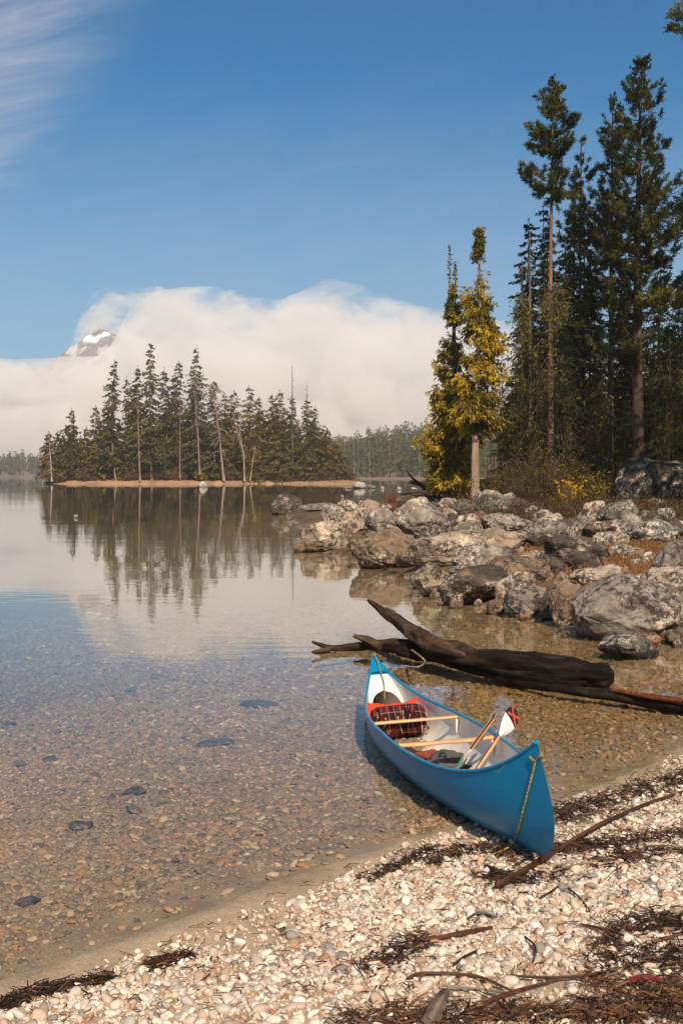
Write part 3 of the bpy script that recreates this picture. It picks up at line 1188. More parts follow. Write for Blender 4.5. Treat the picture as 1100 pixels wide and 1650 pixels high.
ROCKS = [
    (437, 484, 797, 829, 'dark', 'dark mottled boulder alone in the lake, leftmost of the rocky point', 0),
    (486, 552, 811, 823, 'grey', 'long low flat rock just right of the lone dark boulder', 0),
    (518, 556, 817, 843, 'pale', 'pale round boulder behind the tan tilted one at the point tip', 0),
    (544, 580, 807, 828, 'pale', 'pale boulder at the back edge of the point by open water', 0),
    (573, 614, 808, 846, 'tan', 'tan boulder between the pale tip rocks and the lichen boulder', 12),
    (533, 588, 826, 860, 'tan', 'cracked tan boulder with dark right face near the point tip', 8),
    (488, 565, 842, 889, 'tan', 'large tan boulder sloping left, mirrored in the lake', -14),
    (474, 498, 870, 889, 'brown', 'small low brown rock touching the left foot of the tan boulder', 0),
    (560, 592, 874, 884, 'dark', 'flat dark wet rock between the tan boulder and the split one', 0),
    (590, 644, 822, 862, 'grey', 'rounded grey boulder leaning on the left of the lichen boulder', -10),
    (630, 718, 806, 871, 'grey', 'big humped boulder with black and white lichen patches', 6),
    (592, 680, 850, 911, 'brown', 'rear half of the split brown boulder, upper dome', 10),
    (568, 648, 871, 917, 'brown', 'front half of the split brown boulder standing in the lake', 16),
    (666, 776, 860, 912, 'tan', 'long tan slab boulder tilted up to the right', -14),
    (683, 713, 869, 888, 'tan', 'small tan stone wedged above the long tan slab', 0),
    (716, 742, 829, 860, 'dark', 'dark shaded stone right of the big lichen boulder', 0),
    (736, 770, 830, 860, 'pale', 'smooth pale stone tilted like a wedge beside reddish rock', -24),
    (746, 794, 826, 858, 'red', 'reddish brown boulder behind the pale wedge stone', 0),
    (714, 772, 807, 836, 'green', 'grey green boulder below the cedar trunks', 0),
    (764, 822, 799, 833, 'green', 'greenish boulder just right of the cedar foot', -10),
    (779, 860, 829, 862, 'grey', 'grey boulder spotted with white lichen right of the wedge stone', 8),
    (768, 846, 854, 893, 'tan', 'pale tan boulder beneath the white spotted one', 0),
    (728, 820, 880, 927, 'grey', 'grey boulder in the middle of the bank with rusty stains', -8),
    (778, 820, 882, 921, 'pale', 'pointed pale streaked boulder in the middle of the bank', 0),
    (660, 684, 919, 948, 'pale', 'small pinkish pale stone at the waterline, leftmost of the front row', 0),
    (668, 728, 911, 962, 'tan', 'tan boulder at the waterline next to the small pinkish stone', 10),
    (712, 812, 916, 977, 'dark', 'wide dark crusted boulder at the waterline', -6),
    (778, 884, 900, 950, 'brown', 'long brown boulder behind the smooth egg shaped one', 6),
    (801, 864, 924, 980, 'tan', 'smooth tan egg shaped boulder at the waterline', -22),
    (814, 878, 949, 997, 'grey', 'grey brown boulder half in the water below the egg shaped one', -12),
    (786, 812, 967, 990, 'brown', 'small brown stone in the water left of the egg shaped boulder', 0),
    (853, 930, 840, 876, 'grey', 'broad grey boulder with pale front in the back row', 6),
    (852, 898, 859, 885, 'dark', 'dark rock under the front of the broad grey boulder', 0),
    (880, 968, 866, 914, 'dark', 'dark boulder with crumbling lichen edge in mid bank', 0),
    (858, 908, 894, 932, 'dark', 'black shadowed rock left of the angular dark block', 0),
    (917, 967, 891, 923, 'dark', 'angular dark block with a flat top in mid bank', 8),
    (892, 920, 924, 952, 'brown', 'small brown knob of rock above the rusty boulder', 0),
    (919, 998, 912, 950, 'pale', 'low pale boulder right above the largest front boulder', -6),
    (868, 906, 956, 1001, 'dark', 'black upright rock at the water left of the rusty boulder', 0),
    (886, 946, 945, 1012, 'brown', 'rusty brown boulder against the left side of the largest one', 0),
    (929, 1088, 930, 1034, 'grey', 'largest front boulder, covered in black and white crust', 8),
    (979, 1023, 878, 902, 'grey', 'small grey boulder in the orange grass', 0),
    (1014, 1040, 901, 914, 'pale', 'flat pale stone lying in the orange grass', 0),
    (944, 992, 841, 866, 'red', 'rounded reddish boulder in the back row of the bank', 0),
    (955, 1010, 858, 884, 'pale', 'pale low boulder at the left end of the long grey slab', 0),
    (1002, 1092, 840, 880, 'slate', 'long cracked grey slab in the back row at right', -6),
    (964, 1024, 808, 850, 'green', 'mossy green boulder in front of the dark forest', 0),
    (1022, 1062, 824, 850, 'dark', 'dark angular rock right of the mossy green boulder', -20),
    (1054, 1130, 876, 934, 'grey', 'grey white boulder at the right edge, upper of the two', -10),
    (1041, 1150, 918, 976, 'pale', 'pale boulder at the right edge, lower of the two', 8),
    (1078, 1128, 966, 1012, 'tan', 'tan boulder at the right edge beside the largest one', 0),
    (1054, 1084, 1008, 1030, 'orange', 'orange stone at the right foot of the largest boulder', 0),
    (1014, 1062, 1022, 1042, 'orange', 'flat orange stone in the water under the largest boulder', 0),
    (1072, 1108, 1016, 1040, 'brown', 'brown wet stone in the water at the right edge', 0),
    (968, 1056, 1026, 1057, 'slate', 'smooth slate slab dipping into the water before the largest boulder', 8),
    (1000, 1112, 742, 812, 'shade', 'huge boulder coloured dark for the shade under the tall pines', -8),
    (700, 724, 843, 868, 'brown', 'brown stone tucked right of the lichen boulder foot', 0),
    (612, 634, 812, 826, 'red', 'reddish stone at the back of the point behind the round grey boulder', 0),
    (640, 668, 799, 815, 'dark', 'dark stone peeping over the big lichen boulder', 0),
    (1062, 1100, 838, 866, 'dark', 'dark rock under the shrubs at the right edge', 0),
    (930, 975, 832, 852, 'grey', 'grey stone in the weeds between the mossy and the broad grey boulder', 0),
    (800, 832, 815, 836, 'dark', 'dark stone in the weeds below the leafy bush', 0),
    (872, 905, 828, 846, 'pale', 'pale stone half buried in weeds behind the broad grey boulder', 0),
    (700, 735, 820, 842, 'tan', 'tan stone between the lichen boulder and the grey green one', 0),
    (1000, 1050, 884, 904, 'brown', 'brown boulder sunk in the orange grass below the long slab', 0),
    (1060, 1105, 896, 925, 'grey', 'grey stone at the right edge behind the grey white boulder', 0),
    (838, 880, 888, 906, 'tan', 'tan stone right of the pale tan boulder in mid bank', 0),
    (640, 690, 890, 914, 'brown', 'brown stone at the waterline between the split boulder and the long slab', 0),
]
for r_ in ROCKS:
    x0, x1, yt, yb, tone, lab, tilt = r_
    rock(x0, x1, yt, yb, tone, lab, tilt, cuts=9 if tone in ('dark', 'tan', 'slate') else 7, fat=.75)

# filler stones between the boulders: small, no two the same
mb_spots = [(598, 866), (664, 880), (655, 905), (700, 905), (742, 870), (760, 915), (836, 893), (846, 905), (905, 935), (884, 960), (1002, 925), (1045, 905), (1010, 1012), (935, 1022), (905, 1010), (872, 1000),
            (846, 998), (770, 975), (735, 978), (700, 962), (690, 902), (745, 845), (820, 870), (940, 880), (1000, 890), (1030, 935), (955, 935), (860, 940), (925, 865), (1085, 985), (1060, 985), (1090, 1040)]
for k, (px, py) in enumerate(mb_spots):
    w = rng.uniform(13, 26)
    rock(px - w / 2, px + w / 2, py - w * rng.uniform(.45, .75), py + 2, ['brown', 'tan', 'grey', 'dark', 'orange', 'pale'][k % 6],
         'small loose stone lodged in a gap between the big boulders', rng.uniform(-20, 20), group='loose stones between the boulders', sub=3, cat='stone', sink=.3)

for k in range(26):
    px, py = 715 + 380 * (k + rng.uniform(0, 1)) / 26, rng.uniform(815, 862)
    w = rng.uniform(26, 52)
    rock(px - w / 2, px + w / 2, py - w * rng.uniform(.45, .7), py + 3, ['grey', 'tan', 'green', 'dark', 'grey'][k % 5], 'weathered stone half hidden in the weeds before the forest', rng.uniform(-14, 14), group='stones in the weeds before the forest', sub=4, sink=.25)

# stones out in the lake
for (x0, x1, yt, yb, tone, lab, y) in [
    (569, 590, 776, 787, 'white', 'large white boulder in the water beyond the rocky point', None), (612, 619, 783, 788, 'white', 'small white rock in the far channel, between two others', None),
    (639, 647, 784, 789.5, 'white', 'bright white round rock in the far channel', None), (661, 672, 785, 789.5, 'white', 'low white rock in the far channel, nearest the root pile', None),
    (590, 607, 781, 787, 'grey', 'grey flat rock right of the large white boulder', None), (553, 568, 783, 787, 'brown', 'flat brown rock left of the large white boulder', None),
    (321, 335, 776, 785, 'white', 'white topped rock at the edge of the island', None), (119, 126, 829, 834.5, 'white', 'small white stone breaking the lake surface on the left', None),
        (549, 554, 797, 802, 'pale', 'small pale rock breaking the water behind the point', None), (24, 31, 779, 782, 'dark', 'tiny dark rock in the lake at the far left', None)]:
    d = ray((x0 + x1) / 2, yb)
    yy = -HCAM / d[2]
    rock(x0, x1, yt, yb, tone, lab, 0, y=yy, sub=3, group='rocks in the lake', cat='rock', sink=.35)


# ------------------------------------------------------------------ pebbles (gravel nobody could count) and larger sunken stones
def pebbles():
    PALD = np.array([(.74, .64, .53), (.64, .53, .42), (.53, .46, .40), (.74, .68, .60), (.50, .36, .25), (.42, .26, .16), (.27, .245, .22), (.62, .46, .35)])
    PW = np.array([.25, .19, .14, .13, .11, .05, .07, .06])
    PALW = np.array([(.27, .19, .125), (.38, .26, .16), (.46, .26, .13), (.20, .18, .16), (.55, .43, .31), (.085, .07, .058), (.31, .25, .19), (.66, .53, .39), (.40, .18, .10)])
    WW = np.array([.2, .2, .12, .14, .1, .09, .09, .03, .03])

    def scatter(name, X, Y, S, pal, pw, sub, flat, lift, mat, mask_z=None):
        n = len(X)
        V, F = ico(sub)
        nv = len(V)
        base = []
        for s in range(10):
            P, _ = rock_mesh(900 + s, sub, 5, .16)
            base.append(P / 2)
        which = rng.integers(0, 10, n)
        Vb = np.stack(base)[which]
        sc = np.stack([S * rng.uniform(.8, 1.3, n), S * rng.uniform(.65, 1.0, n), S * rng.uniform(*flat, n)], 1)
        Vb = Vb * sc[:, None, :]
        a = rng.uniform(0, 2 * math.pi, n)
        tl = rng.normal(0, .25, (n, 2))
        ca, sa = np.cos(a)[:, None], np.sin(a)[:, None]
        x = Vb[..., 0] * ca - Vb[..., 1] * sa
        y = Vb[..., 0] * sa + Vb[..., 1] * ca
        z = Vb[..., 2] + x * tl[:, :1] + y * tl[:, 1:]
        g = ground_z(X, Y) + sc[:, 2] * lift
        W = np.stack([x + X[:, None], y + Y[:, None], z + g[:, None]], -1).reshape(-1, 3)
        FF = (F[None] + (np.arange(n) * nv)[:, None, None]).reshape(-1, 3)
        c = pal[rng.choice(len(pal), n, p=pw / pw.sum())] * rng.uniform(.7, 1.12, (n, 1))
        if mask_z:
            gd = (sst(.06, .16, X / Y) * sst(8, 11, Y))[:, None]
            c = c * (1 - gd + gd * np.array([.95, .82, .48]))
            c = c * (1 - .92 * sst(4.5, 10, -land_dist(X, Y)))[:, None]  # stones darkened offshore too, standing in for absorption by the water
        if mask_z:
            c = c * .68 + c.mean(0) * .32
        mb = MB()
        mb.add(W, FF, np.clip(np.repeat(c, nv, 0), 0, .9))
        o = mb.build(name, mat, None, True)
        return o
    t = NT('pebble_stone')
    g = t.n('ShaderNodeNewGeometry').outputs['Position']
    f = t.rng(t.noise(g, 55, 5, .7), .3, .7, .8, 1.15)
    v = t.n('ShaderNodeVectorMath', operation='SCALE')
    t.link(t.attr(), v.inputs[0])
    t.link(f, v.inputs['Scale'])
    M_peb = t.done(t.bsdf(v.outputs[0], .75, .3, t.bump(t.noise(g, 160, 4), .4, .003)))

    # dry shore
    N = 380000
    X = rng.uniform(-3.6, 5.6, N)
    Y = rng.uniform(3.2, 10.9, N)
    d = land_dist(X, Y)
    P = np.stack([X, Y, 0 * X], 1)
    edge = (.16 + .14 * vnoise(P * 1.3, 21) + .07 * vnoise(P * 5, 22)) * (1 - .75 * sst(-.3, .4, X) * (1 - sst(1.3, 1.9, X)))
    infr = (np.abs(X) < .31 * Y + 1.9) & ((np.abs(X) < .31 * Y + .4) | (rng.uniform(0, 1, N) < .7))
    dens = sst(0, .28, d - edge) * (.62 + .38 * sst(-.45, .1, fbm(P * 1.6, 2, 23)))
    bare = sst(.25, .5, vnoise(P * np.array([.8, 1.1, 1]) + 3.3, 24))      # sandy bare patches
    far = np.clip(6.2 / np.maximum(Y, 4), 0.35, 1)
    ok = infr & (rng.uniform(0, 1, N) < dens * (1 - .75 * bare)) & (Y < 10.8)
    X, Y = X[ok], Y[ok]
    S = np.clip(rng.lognormal(math.log(.0175), .50, len(X)), .007, .06)
    print('dry pebbles', len(X))
    o = scatter('gravel', X, Y, S, PALD, PW, 1 if len(X) > 30000 else 2, (.45, .75), .28, M_peb)
    tag(o, 'pale rounded pebbles covering the shore', 'gravel', kind='stuff')
    # grit and stones in the shallows
    N = 500000
    Y = 4.6 + 15.4 * rng.uniform(0, 1, N) ** 1.5
    X = rng.uniform(-.33, .33, N) * (Y + 4)
    d = -land_dist(X, Y)
    P = np.stack([X, Y, 0 * X], 1)
    dens = sst(.05, .75, d + .35 * sst(-.3, .4, X) * (1 - sst(1.0, 1.6, X)) + .30 * vnoise(P * 1.0, 31)) * (.30 + .70 * sst(-.6, .1, fbm(P * .8, 3, 32)))
    dens = np.maximum(dens, .06 * (d > .02))
    dens *= np.where(Y > 9, .8, 1) * np.where(Y > 13, .7, 1)
    ok = (np.abs(X) < .31 * Y + 1.3) & (rng.uniform(0, 1, N) < dens) & (d > .0)
    X, Y = X[ok], Y[ok]
    S = np.clip(rng.lognormal(math.log(.0235), .45, len(X)), .009, .075) * np.where(Y > 10, 1.25, 1)
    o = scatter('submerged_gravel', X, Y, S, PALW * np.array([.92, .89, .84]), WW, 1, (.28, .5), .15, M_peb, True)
    tag(o, 'brown, grey and orange stones on the lake bed in the shallows', 'gravel', kind='stuff')
    for k, (px, py, wpx, lab) in enumerate([(418, 1134, 66, 'largest flat dark stone under water left of the canoe tip'), (348, 1196, 62, 'long low brown stone under water below the largest sunken one'),
                                            (212, 1112, 22, 'dark stone under water left of the largest sunken one'), (16, 1166, 24, 'dark stone under water at the left edge'),
                                            (80, 1223, 26, 'black stone under water on the left, beside a smaller one'), (34, 1231, 18, 'small black stone under water near the left edge'),
                                            (218, 1274, 40, 'dark patchy stone under water in the left shallows'), (216, 1305, 26, 'small blackish stone under water below the patchy one'),
                                            (45, 1452, 40, 'dark stone under water at the lower left'), (130, 1330, 40, 'brown flat stone under water in the lower left shallows'),
                                            (252, 1090, 20, 'pale brown stone under water in the upper left shallows'), (525, 1208, 26, 'grey stone under water left of the canoe')]):
        p = at_z(px, py, 0)
        d = ray(px, py)
        for _ in range(6):
            p = at_z(px, py, gz(p[0], p[1]) + .02)
        w = wpx / FPX * p[1]
        P, F = rock_mesh(700 + k, 3, 5)
        mb = MB()
        mb.add(P * [w / 2, w * .50, .022], F)
        o = mb.build('sunken_stone', M_rock, None, True)
        o.location = p
        o.color = [(.36, .30, .24, 1), (.42, .33, .24, 1), (.32, .27, .22, 1)][k % 3]
        tag(o, lab, 'stone', 'sunken stones in the shallows')


pebbles()


# ------------------------------------------------------------------ driftwood, branches, litter
M_wet = mat_attr('wet_wood', .8, .14, .5, 6., .07, 22., (.35, 1, 1))
M_drift = mat_attr('weathered_wood', .9, .12, .45, 6., .05, 24., (.4, 1, 1))


def limb(mb, pts, rad, col, sides=14, seed=0, amp=.18, sub=10):
    """knotty branch: a tube with uneven, twisted skin"""
    p = np.array(pts, float)
    rad = np.array(rad, float)
    tt = np.linspace(0, len(p) - 1, (len(p) - 1) * sub + 1)
    q = np.stack([np.interp(tt, np.arange(len(p)), p[:, k]) for k in range(3)], 1)
    rr = np.interp(tt, np.arange(len(p)), rad)
    for _ in range(sub):
        q[1:-1] = (q[:-2] + 2 * q[1:-1] + q[2:]) / 4
    n0 = mb.n
    mb.tube(q, rr, sides, col)
    V = mb.V[-3]
    ring = V.reshape(len(q), sides, 3)
    a = np.arange(sides) / sides * 2 * math.pi
    L = np.linspace(0, np.linalg.norm(p[-1] - p[0]), len(q))
    S = np.stack([np.cos(a)[None] * 1.6 + 0 * L[:, None], np.sin(a)[None] * 1.6 + 0 * L[:, None], 2.2 * L[:, None] + 0 * a[None]], -1).reshape(-1, 3)
    nz = fbm(S + seed * 7.7, 3, seed).reshape(len(q), sides)
    gr = np.stack([np.cos(a)[None] * 5 + 0 * L[:, None], np.sin(a)[None] * 5 + 0 * L[:, None], .8 * L[:, None] + 0 * a[None]], -1).reshape(-1, 3)
    nz = nz + .5 * vnoise(gr + seed, seed + 3).reshape(len(q), sides) + .35 * fbm(S * [3.2, 3.2, 2.2] + seed, 3, seed + 6, .6).reshape(len(q), sides)
    ring = q[:, None] + (ring - q[:, None]) * (1 + amp * nz)[..., None]
    mb.V[-3] = ring.reshape(-1, 3)
    for k, i in ((-2, 0), (-1, len(q) - 1)):
        mb.V[k] = np.concatenate([q[i:i + 1] + (q[i] - q[i - 1 if i else 1]) * .2, ring[i]])
    base = np.broadcast_to(np.asarray(col, float), (len(ring.reshape(-1, 3)), 3))
    k_ = np.clip(fbm(S * [1.5, 1.5, .8] + 3, 4, seed + 9, .6), -1, 1)[:, None]
    mb.C[-3] = np.clip(base * (1 + .6 * k_) + np.array((.045, .022, .010)) * np.clip(k_ - .25, 0, 1), .003, .9)


def P3(px, py, z):
    return at_z(px, py, z)


def driftwood():
    r = empty('driftwood_log', at_z(800, 1085, 0))
    base = np.array(r.location)
    wet = (.011, .0085, .007)
    mb = MB()
    trunk = [P3(640, 1046, .05), P3(700, 1051, .05), P3(760, 1066, .06), P3(850, 1080, .065), P3(930, 1086, .06), P3(972, 1089, .055), P3(988, 1090, .05)]
    limb(mb, np.array(trunk) - base, [.06, .10, .125, .145, .14, .125, .05], wet, 40, 3, .34, 22)
    mb.build('trunk', M_wet, r, True)
    mb = MB()
    up = [np.array(trunk[2]) + [0, .02, .05], P3(700, 1040, .17), P3(660, 1018, .26), P3(627, 992, .36), P3(594, 968, .46)]
    limb(mb, np.array(up) - base, [.10, .085, .08, .06, .022], (.060, .038, .025), 26, 5, .42, 18)
    limb(mb, np.array([P3(660, 1018, .28), P3(640, 996, .36), P3(622, 981, .41)]) - base, [.07, .05, .02], (.09, .06, .04), 10, 6, .3)
    mb.build('rising_fork', M_drift, r, True)
    mb = MB()
    low = [np.array(trunk[1]), P3(640, 1040, .07), P3(600, 1038, .06), P3(560, 1042, .04), P3(530, 1044, .05), P3(503, 1034, .12)]
    limb(mb, np.array(low) - base, [.10, .085, .06, .042, .035, .015], (.042, .027, .018), 14, 8, .28)
    limb(mb, np.array([P3(612, 1042, .08), P3(590, 1031, .14), P3(570, 1025, .16)]) - base, [.05, .045, .02], (.075, .05, .033), 10, 9, .3)
    limb(mb, np.array([P3(532, 1047, .03), P3(515, 1050, .01), P3(502, 1051, .0)]) - base, [.035, .03, .012], (.065, .042, .028), 10, 10, .3)
    mb.build('forked_branch', M_drift, r, True)
    tag(r, 'big black driftwood log with forked limbs lying in the shallows', 'driftwood')
    mb = MB()
    pts = [P3(800, 1096, -.10), P3(850, 1103, -.05), P3(890, 1109, -.01), P3(940, 1115, .03), P3(1010, 1124, .05), P3(1100, 1140, .06), P3(1170, 1152, .07)]
    limb(mb, pts, [.03, .035, .04, .048, .055, .058, .055], (.020, .013, .010), 14, 12, .2)
    limb(mb, np.array([P3(985, 1112, .10), P3(1040, 1122, .11), P3(1100, 1131, .12), P3(1165, 1144, .13)]), [.012, .022, .028, .026], (.24, .075, .03), 8, 14, .3)
    tag(mb.build('driftwood_pole', M_wet, None, True), 'thin dark pole with reddish bark strip running off at the right edge', 'driftwood')
    mb = MB()
    limb(mb, [P3(661, 1046, .05), P3(678, 1058, .16), P3(686, 1066, .10), P3(675, 1076, .02), P3(645, 1072, -.01)], [.012, .010, .009, .010, .006], (.45, .31, .20), 8, 15, .2)
    tag(mb.build('twig', M_drift, None, True), 'pale bent twig sticking out of the water below the big log', 'twig')
    # root pile behind the point and old trunk right of the cedars
    r = empty('root_pile', at_depth(720, 800, 74))
    b = np.array(r.location)
    mb = MB()
    for k in range(34):
        x0 = rng.uniform(690, 745)
        dp = rng.uniform(70, 77)
        a = at_depth(x0, rng.uniform(792, 806), dp)
        l = rng.uniform(.8, 2.6)
        an = rng.choice([R(168), R(25), R(150), R(190)]) + rng.normal(0, .3)
        e = a + [l * math.cos(an), rng.uniform(-.5, .5), abs(l * math.sin(an)) * .7]
        limb(mb, [a, (a + e) / 2 + rng.normal(0, .12, 3), e] - b, [.13, .09, .03], (.05, .038, .03), 7, k, .3, 4)
    a, e = at_depth(745, 803, 73), at_depth(661, 775, 73)
    limb(mb, [a, (a + e) / 2, e] - b, [.34, .22, .06], (.06, .045, .034), 10, 50, .25)
    mb.build('roots', M_drift, r, True)
    tag(r, 'dark tangle of dead roots and trunk left of the cedar foot', 'driftwood')
    mb = MB()
    a, e = at_depth(752, 797, 68), at_depth(850, 782, 70)
    limb(mb, [a, (a + e) / 2, e], [.42, .4, .3], (.035, .026, .02), 12, 51, .2)
    a, e = at_depth(758, 780, 72), at_depth(838, 774, 75)
    limb(mb, [a, (a + e) / 2, e], [.3, .3, .2], (.03, .022, .018), 12, 52, .2)
    tag(mb.build('fallen_trunk', M_drift, None, True), 'dark fallen trunk lying behind the cedars', 'log')

    # sticks on the pebbles, each its own thing
    dark, red, tan, grey = (.075, .045, .03), (.13, .055, .032), (.40, .28, .18), (.20, .16, .13)
    SN = [
        ([(800, 1440), (850, 1412), (905, 1378), (960, 1340), (1030, 1308), (1110, 1280)], [.015, .017, .015, .014, .011, .008], (.085, .040, .026), 'long red brown branch reaching from the canoe tip to the right edge'),
        ([(880, 1418), (920, 1408), (962, 1395)], [.009, .009, .007], tan, 'straight tan stick lying below the long branch'),
        ([(955, 1401), (975, 1399), (998, 1396)], [.006, .005, .003], (.5, .42, .32), 'thin whitish stick beside the straight tan one'),
        ([(782, 1408), (800, 1418), (830, 1424), (846, 1430)], [.012, .017, .013, .008], dark, 'short dark stub of wood left of the canoe tip'),
        ([(655, 1526), (700, 1524), (735, 1517), (792, 1507)], [.006, .008, .011, .006], red, 'bent brown stick in the middle of the pebbles'),
        ([(655, 1590), (672, 1583), (720, 1583), (770, 1584), (800, 1596), (830, 1610)], [.005, .008, .006, .007, .006, .003], dark, 'long thin dark stick near the lower middle'),
        ([(730, 1566), (748, 1555), (772, 1540)], [.006, .006, .003], dark, 'short dark twig pointing up right above the long thin stick'),
        ([(820, 1585), (880, 1592), (935, 1590), (1000, 1572)], [.005, .006, .006, .003], dark, 'thin dark stick at the lower right of the pebbles'),
        ([(715, 1600), (770, 1606), (820, 1615)], [.005, .006, .004], grey, 'grey thin twig just below the long thin stick'),
        ([(770, 1640), (800, 1622), (850, 1606), (905, 1590)], [.007, .008, .006, .003], red, 'reddish twig slanting up from the bottom litter'),
        ([(824, 1655), (826, 1625)], [.008, .008], dark, 'stubby dark peg standing at the bottom edge'),
        ([(870, 1458), (890, 1445), (906, 1432)], [.005, .006, .003], dark, 'short dark twig under the long branch'),
        ([(915, 1440), (935, 1458), (950, 1476)], [.004, .005, .003], dark, 'dark twig slanting down right of centre'),
        ([(800, 1486), (770, 1480), (752, 1488)], [.005, .007, .004], grey, 'curved grey twig left of the pebble middle'),
        ([(600, 1570), (630, 1562), (650, 1550)], [.005, .006, .003], dark, 'small dark twig at the left of the litter patch'),
        ([(845, 1520), (865, 1540), (858, 1560)], [.004, .005, .003], dark, 'crooked dark twig between the bent and right hand sticks'),
        ([(1010, 1600), (1040, 1592), (1070, 1598)], [.010, .014, .008], (.16, .035, .03), 'dark red bark flake at the lower right'),
        ([(1050, 1530), (1080, 1520), (1112, 1512)], [.006, .007, .005], red, 'brown stick entering from the right edge'),
        ([(935, 1500), (980, 1508), (1010, 1520)], [.004, .006, .003], dark, 'thin dark twig in the right of the pebbles'),
    ]
    for k, (pp, rd, col, lab) in enumerate(SN):
        pts = []
        for i, (px, py) in enumerate(pp):
            p = on_ground(px, py)
            p[2] = gz(p[0], p[1]) + rd[i] + .018
            pts.append(p)
        mb = MB()
        limb(mb, pts, rd, col, 8, 60 + k, .25, 6)
        tag(mb.build('stick', M_drift, None, True), lab, 'stick')
    mb = MB()
    p, q = on_ground(690, 1662), on_ground(722, 1622)
    p[2], q[2] = gz(*p[:2]) + .02, gz(*q[:2]) + .06
    limb(mb, [p, (p + q) / 2 + [0, 0, .015], q], [.035, .03, .006], (.16, .12, .095), 12, 90, .45, 8)
    tag(mb.build('driftwood_stump', M_drift, None, True), 'weathered grey splinter of wood at the bottom edge', 'driftwood')

    # litter of twigs, needles and bark
    def strip(px, py):
        return on_ground(px, py)[:2]
    mb = MB()
    bands = [  # polyline of pixels, half width in metres, count
        ([(890, 1325), (940, 1305), (1000, 1288), (1060, 1268), (1120, 1248)], .14, 1150),
        ([(690, 1395), (730, 1378), (790, 1372), (840, 1392)], .06, 330),
        ([(870, 1380), (940, 1370), (1000, 1362), (1100, 1345)], .10, 650),
        ([(960, 1402), (1020, 1385), (1100, 1375)], .09, 330),
        ([(785, 1415), (830, 1432), (900, 1412)], .07, 260),
        ([(560, 1652), (680, 1652), (800, 1640), (900, 1640), (1000, 1648), (1120, 1640)], .085, 850),
        ([(600, 1570), (640, 1545), (680, 1520)], .06, 230),
        ([(960, 1640), (975, 1560), (985, 1520), (1000, 1500)], .07, 300),
        ([(1030, 1490), (1080, 1500), (1120, 1490)], .10, 380),
        ([(1050, 1560), (1120, 1540)], .12, 330),
        ([(0, 1632), (40, 1612), (100, 1600), (180, 1585)], .03, 420),
        ([(235, 1567), (275, 1556), (300, 1550)], .025, 160),
        ([(580, 1425), (640, 1400), (700, 1372)], .035, 200),
        ([(1040, 1620), (1120, 1600)], .12, 330),
    ]
    def add_bits(A, col, ln, wd):
        n = len(A)
        a = rng.normal(R(28), .9, n)
        l = ln * rng.uniform(.35, 1.3, n)
        dx, dy = np.cos(a) * l / 2, np.sin(a) * l / 2
        z = ground_z(A[:, 0], A[:, 1]) + rng.uniform(.006, .030, n)
        tl = rng.normal(0, .12, n) * l
        bnd = rng.normal(0, .18, n) * l
        w = wd * rng.uniform(.5, 1.4, n)
        nx, ny = -np.sin(a), np.cos(a)
        p0 = np.stack([A[:, 0] - dx, A[:, 1] - dy, z - tl], 1)
        p1 = np.stack([A[:, 0] + nx * bnd, A[:, 1] + ny * bnd, z + .004], 1)
        p2 = np.stack([A[:, 0] + dx, A[:, 1] + dy, z + tl], 1)
        side = np.stack([nx * w, ny * w, 0 * w], 1)
        upv = np.stack([0 * w, 0 * w, w * 1.3], 1)
        V = np.stack([p0 - side, p0 + side, p0 + upv, p1 - side, p1 + side, p1 + upv, p2 - side, p2 + side, p2 + upv], 1).reshape(-1, 3)
        fq = np.array([(0, 3, 5, 2), (1, 2, 5, 4), (3, 6, 8, 5), (4, 5, 8, 7)])
        F = (fq[None] + (np.arange(n) * 9)[:, None, None]).reshape(-1, 4)
        mb.add(V, F, np.repeat(col, 9, 0))
    pal = np.array([(.020, .014, .011), (.045, .028, .018), (.09, .05, .03), (.18, .10, .055), (.14, .05, .025)])
    for poly, hw, n in bands:
        q = np.array([strip(*p) for p in poly])
        seg = rng.uniform(0, len(q) - 1, n)
        i = np.minimum(seg.astype(int), len(q) - 2)
        f = (seg - i)[:, None]
        A = q[i] * (1 - f) + q[i + 1] * f + rng.normal(0, hw * .62, (n, 2)) * (1 + .9 * (rng.uniform(0, 1, (n, 1)) > .8))
        red = poly[0][1] > 1600 and poly[0][0] > 500
        pw = [.16, .24, .25, .2, .15] if red else [.42, .32, .14, .07, .05]
        add_bits(A, pal[rng.choice(5, n, p=pw)] * rng.uniform(.6, 1.3, (n, 1)), .085, .0024)
    n = 2600
    A = np.stack([rng.uniform(-1.6, 3.2, n), rng.uniform(4.3, 9.2, n)], 1)
    dd = land_dist(A[:, 0], A[:, 1])
    A = A[(dd > .15) & (np.abs(A[:, 0]) < .31 * A[:, 1] + .2)]
    add_bits(A, pal[rng.choice(5, len(A), p=[.2, .2, .25, .2, .15])], .06, .0024)
    tag(mb.build('driftwood_litter', M_twig), 'dark wrack of twigs, needles and bark strewn over the pebbles', 'litter', kind='stuff')


driftwood()


# ------------------------------------------------------------------ trees
def leaf_quads(mb, C, L, D, width, col, N=None, droop=0.):
    """C centres, L length, D directions, one pointed blade each (two triangles folded)"""
    n = len(C)
    D = D / (np.linalg.norm(D, axis=1)[:, None] + 1e-9)
    r = rng.normal(size=(n, 3)) if N is None else N
    S = np.cross(D, r)
    S /= np.linalg.norm(S, axis=1)[:, None] + 1e-9
    L = np.broadcast_to(L, (n,))[:, None]
    W = np.broadcast_to(width, (n,))[:, None]
    a = C
    m = C + D * L * .5
    e = C + D * L + np.array([0, 0, -1.]) * droop * L
    V = np.stack([a, m + S * W / 2, e, m - S * W / 2], 1).reshape(-1, 3)
    F = np.arange(4 * n).reshape(-1, 4)
    mb.add(V, F, np.repeat(col, 4, 0))


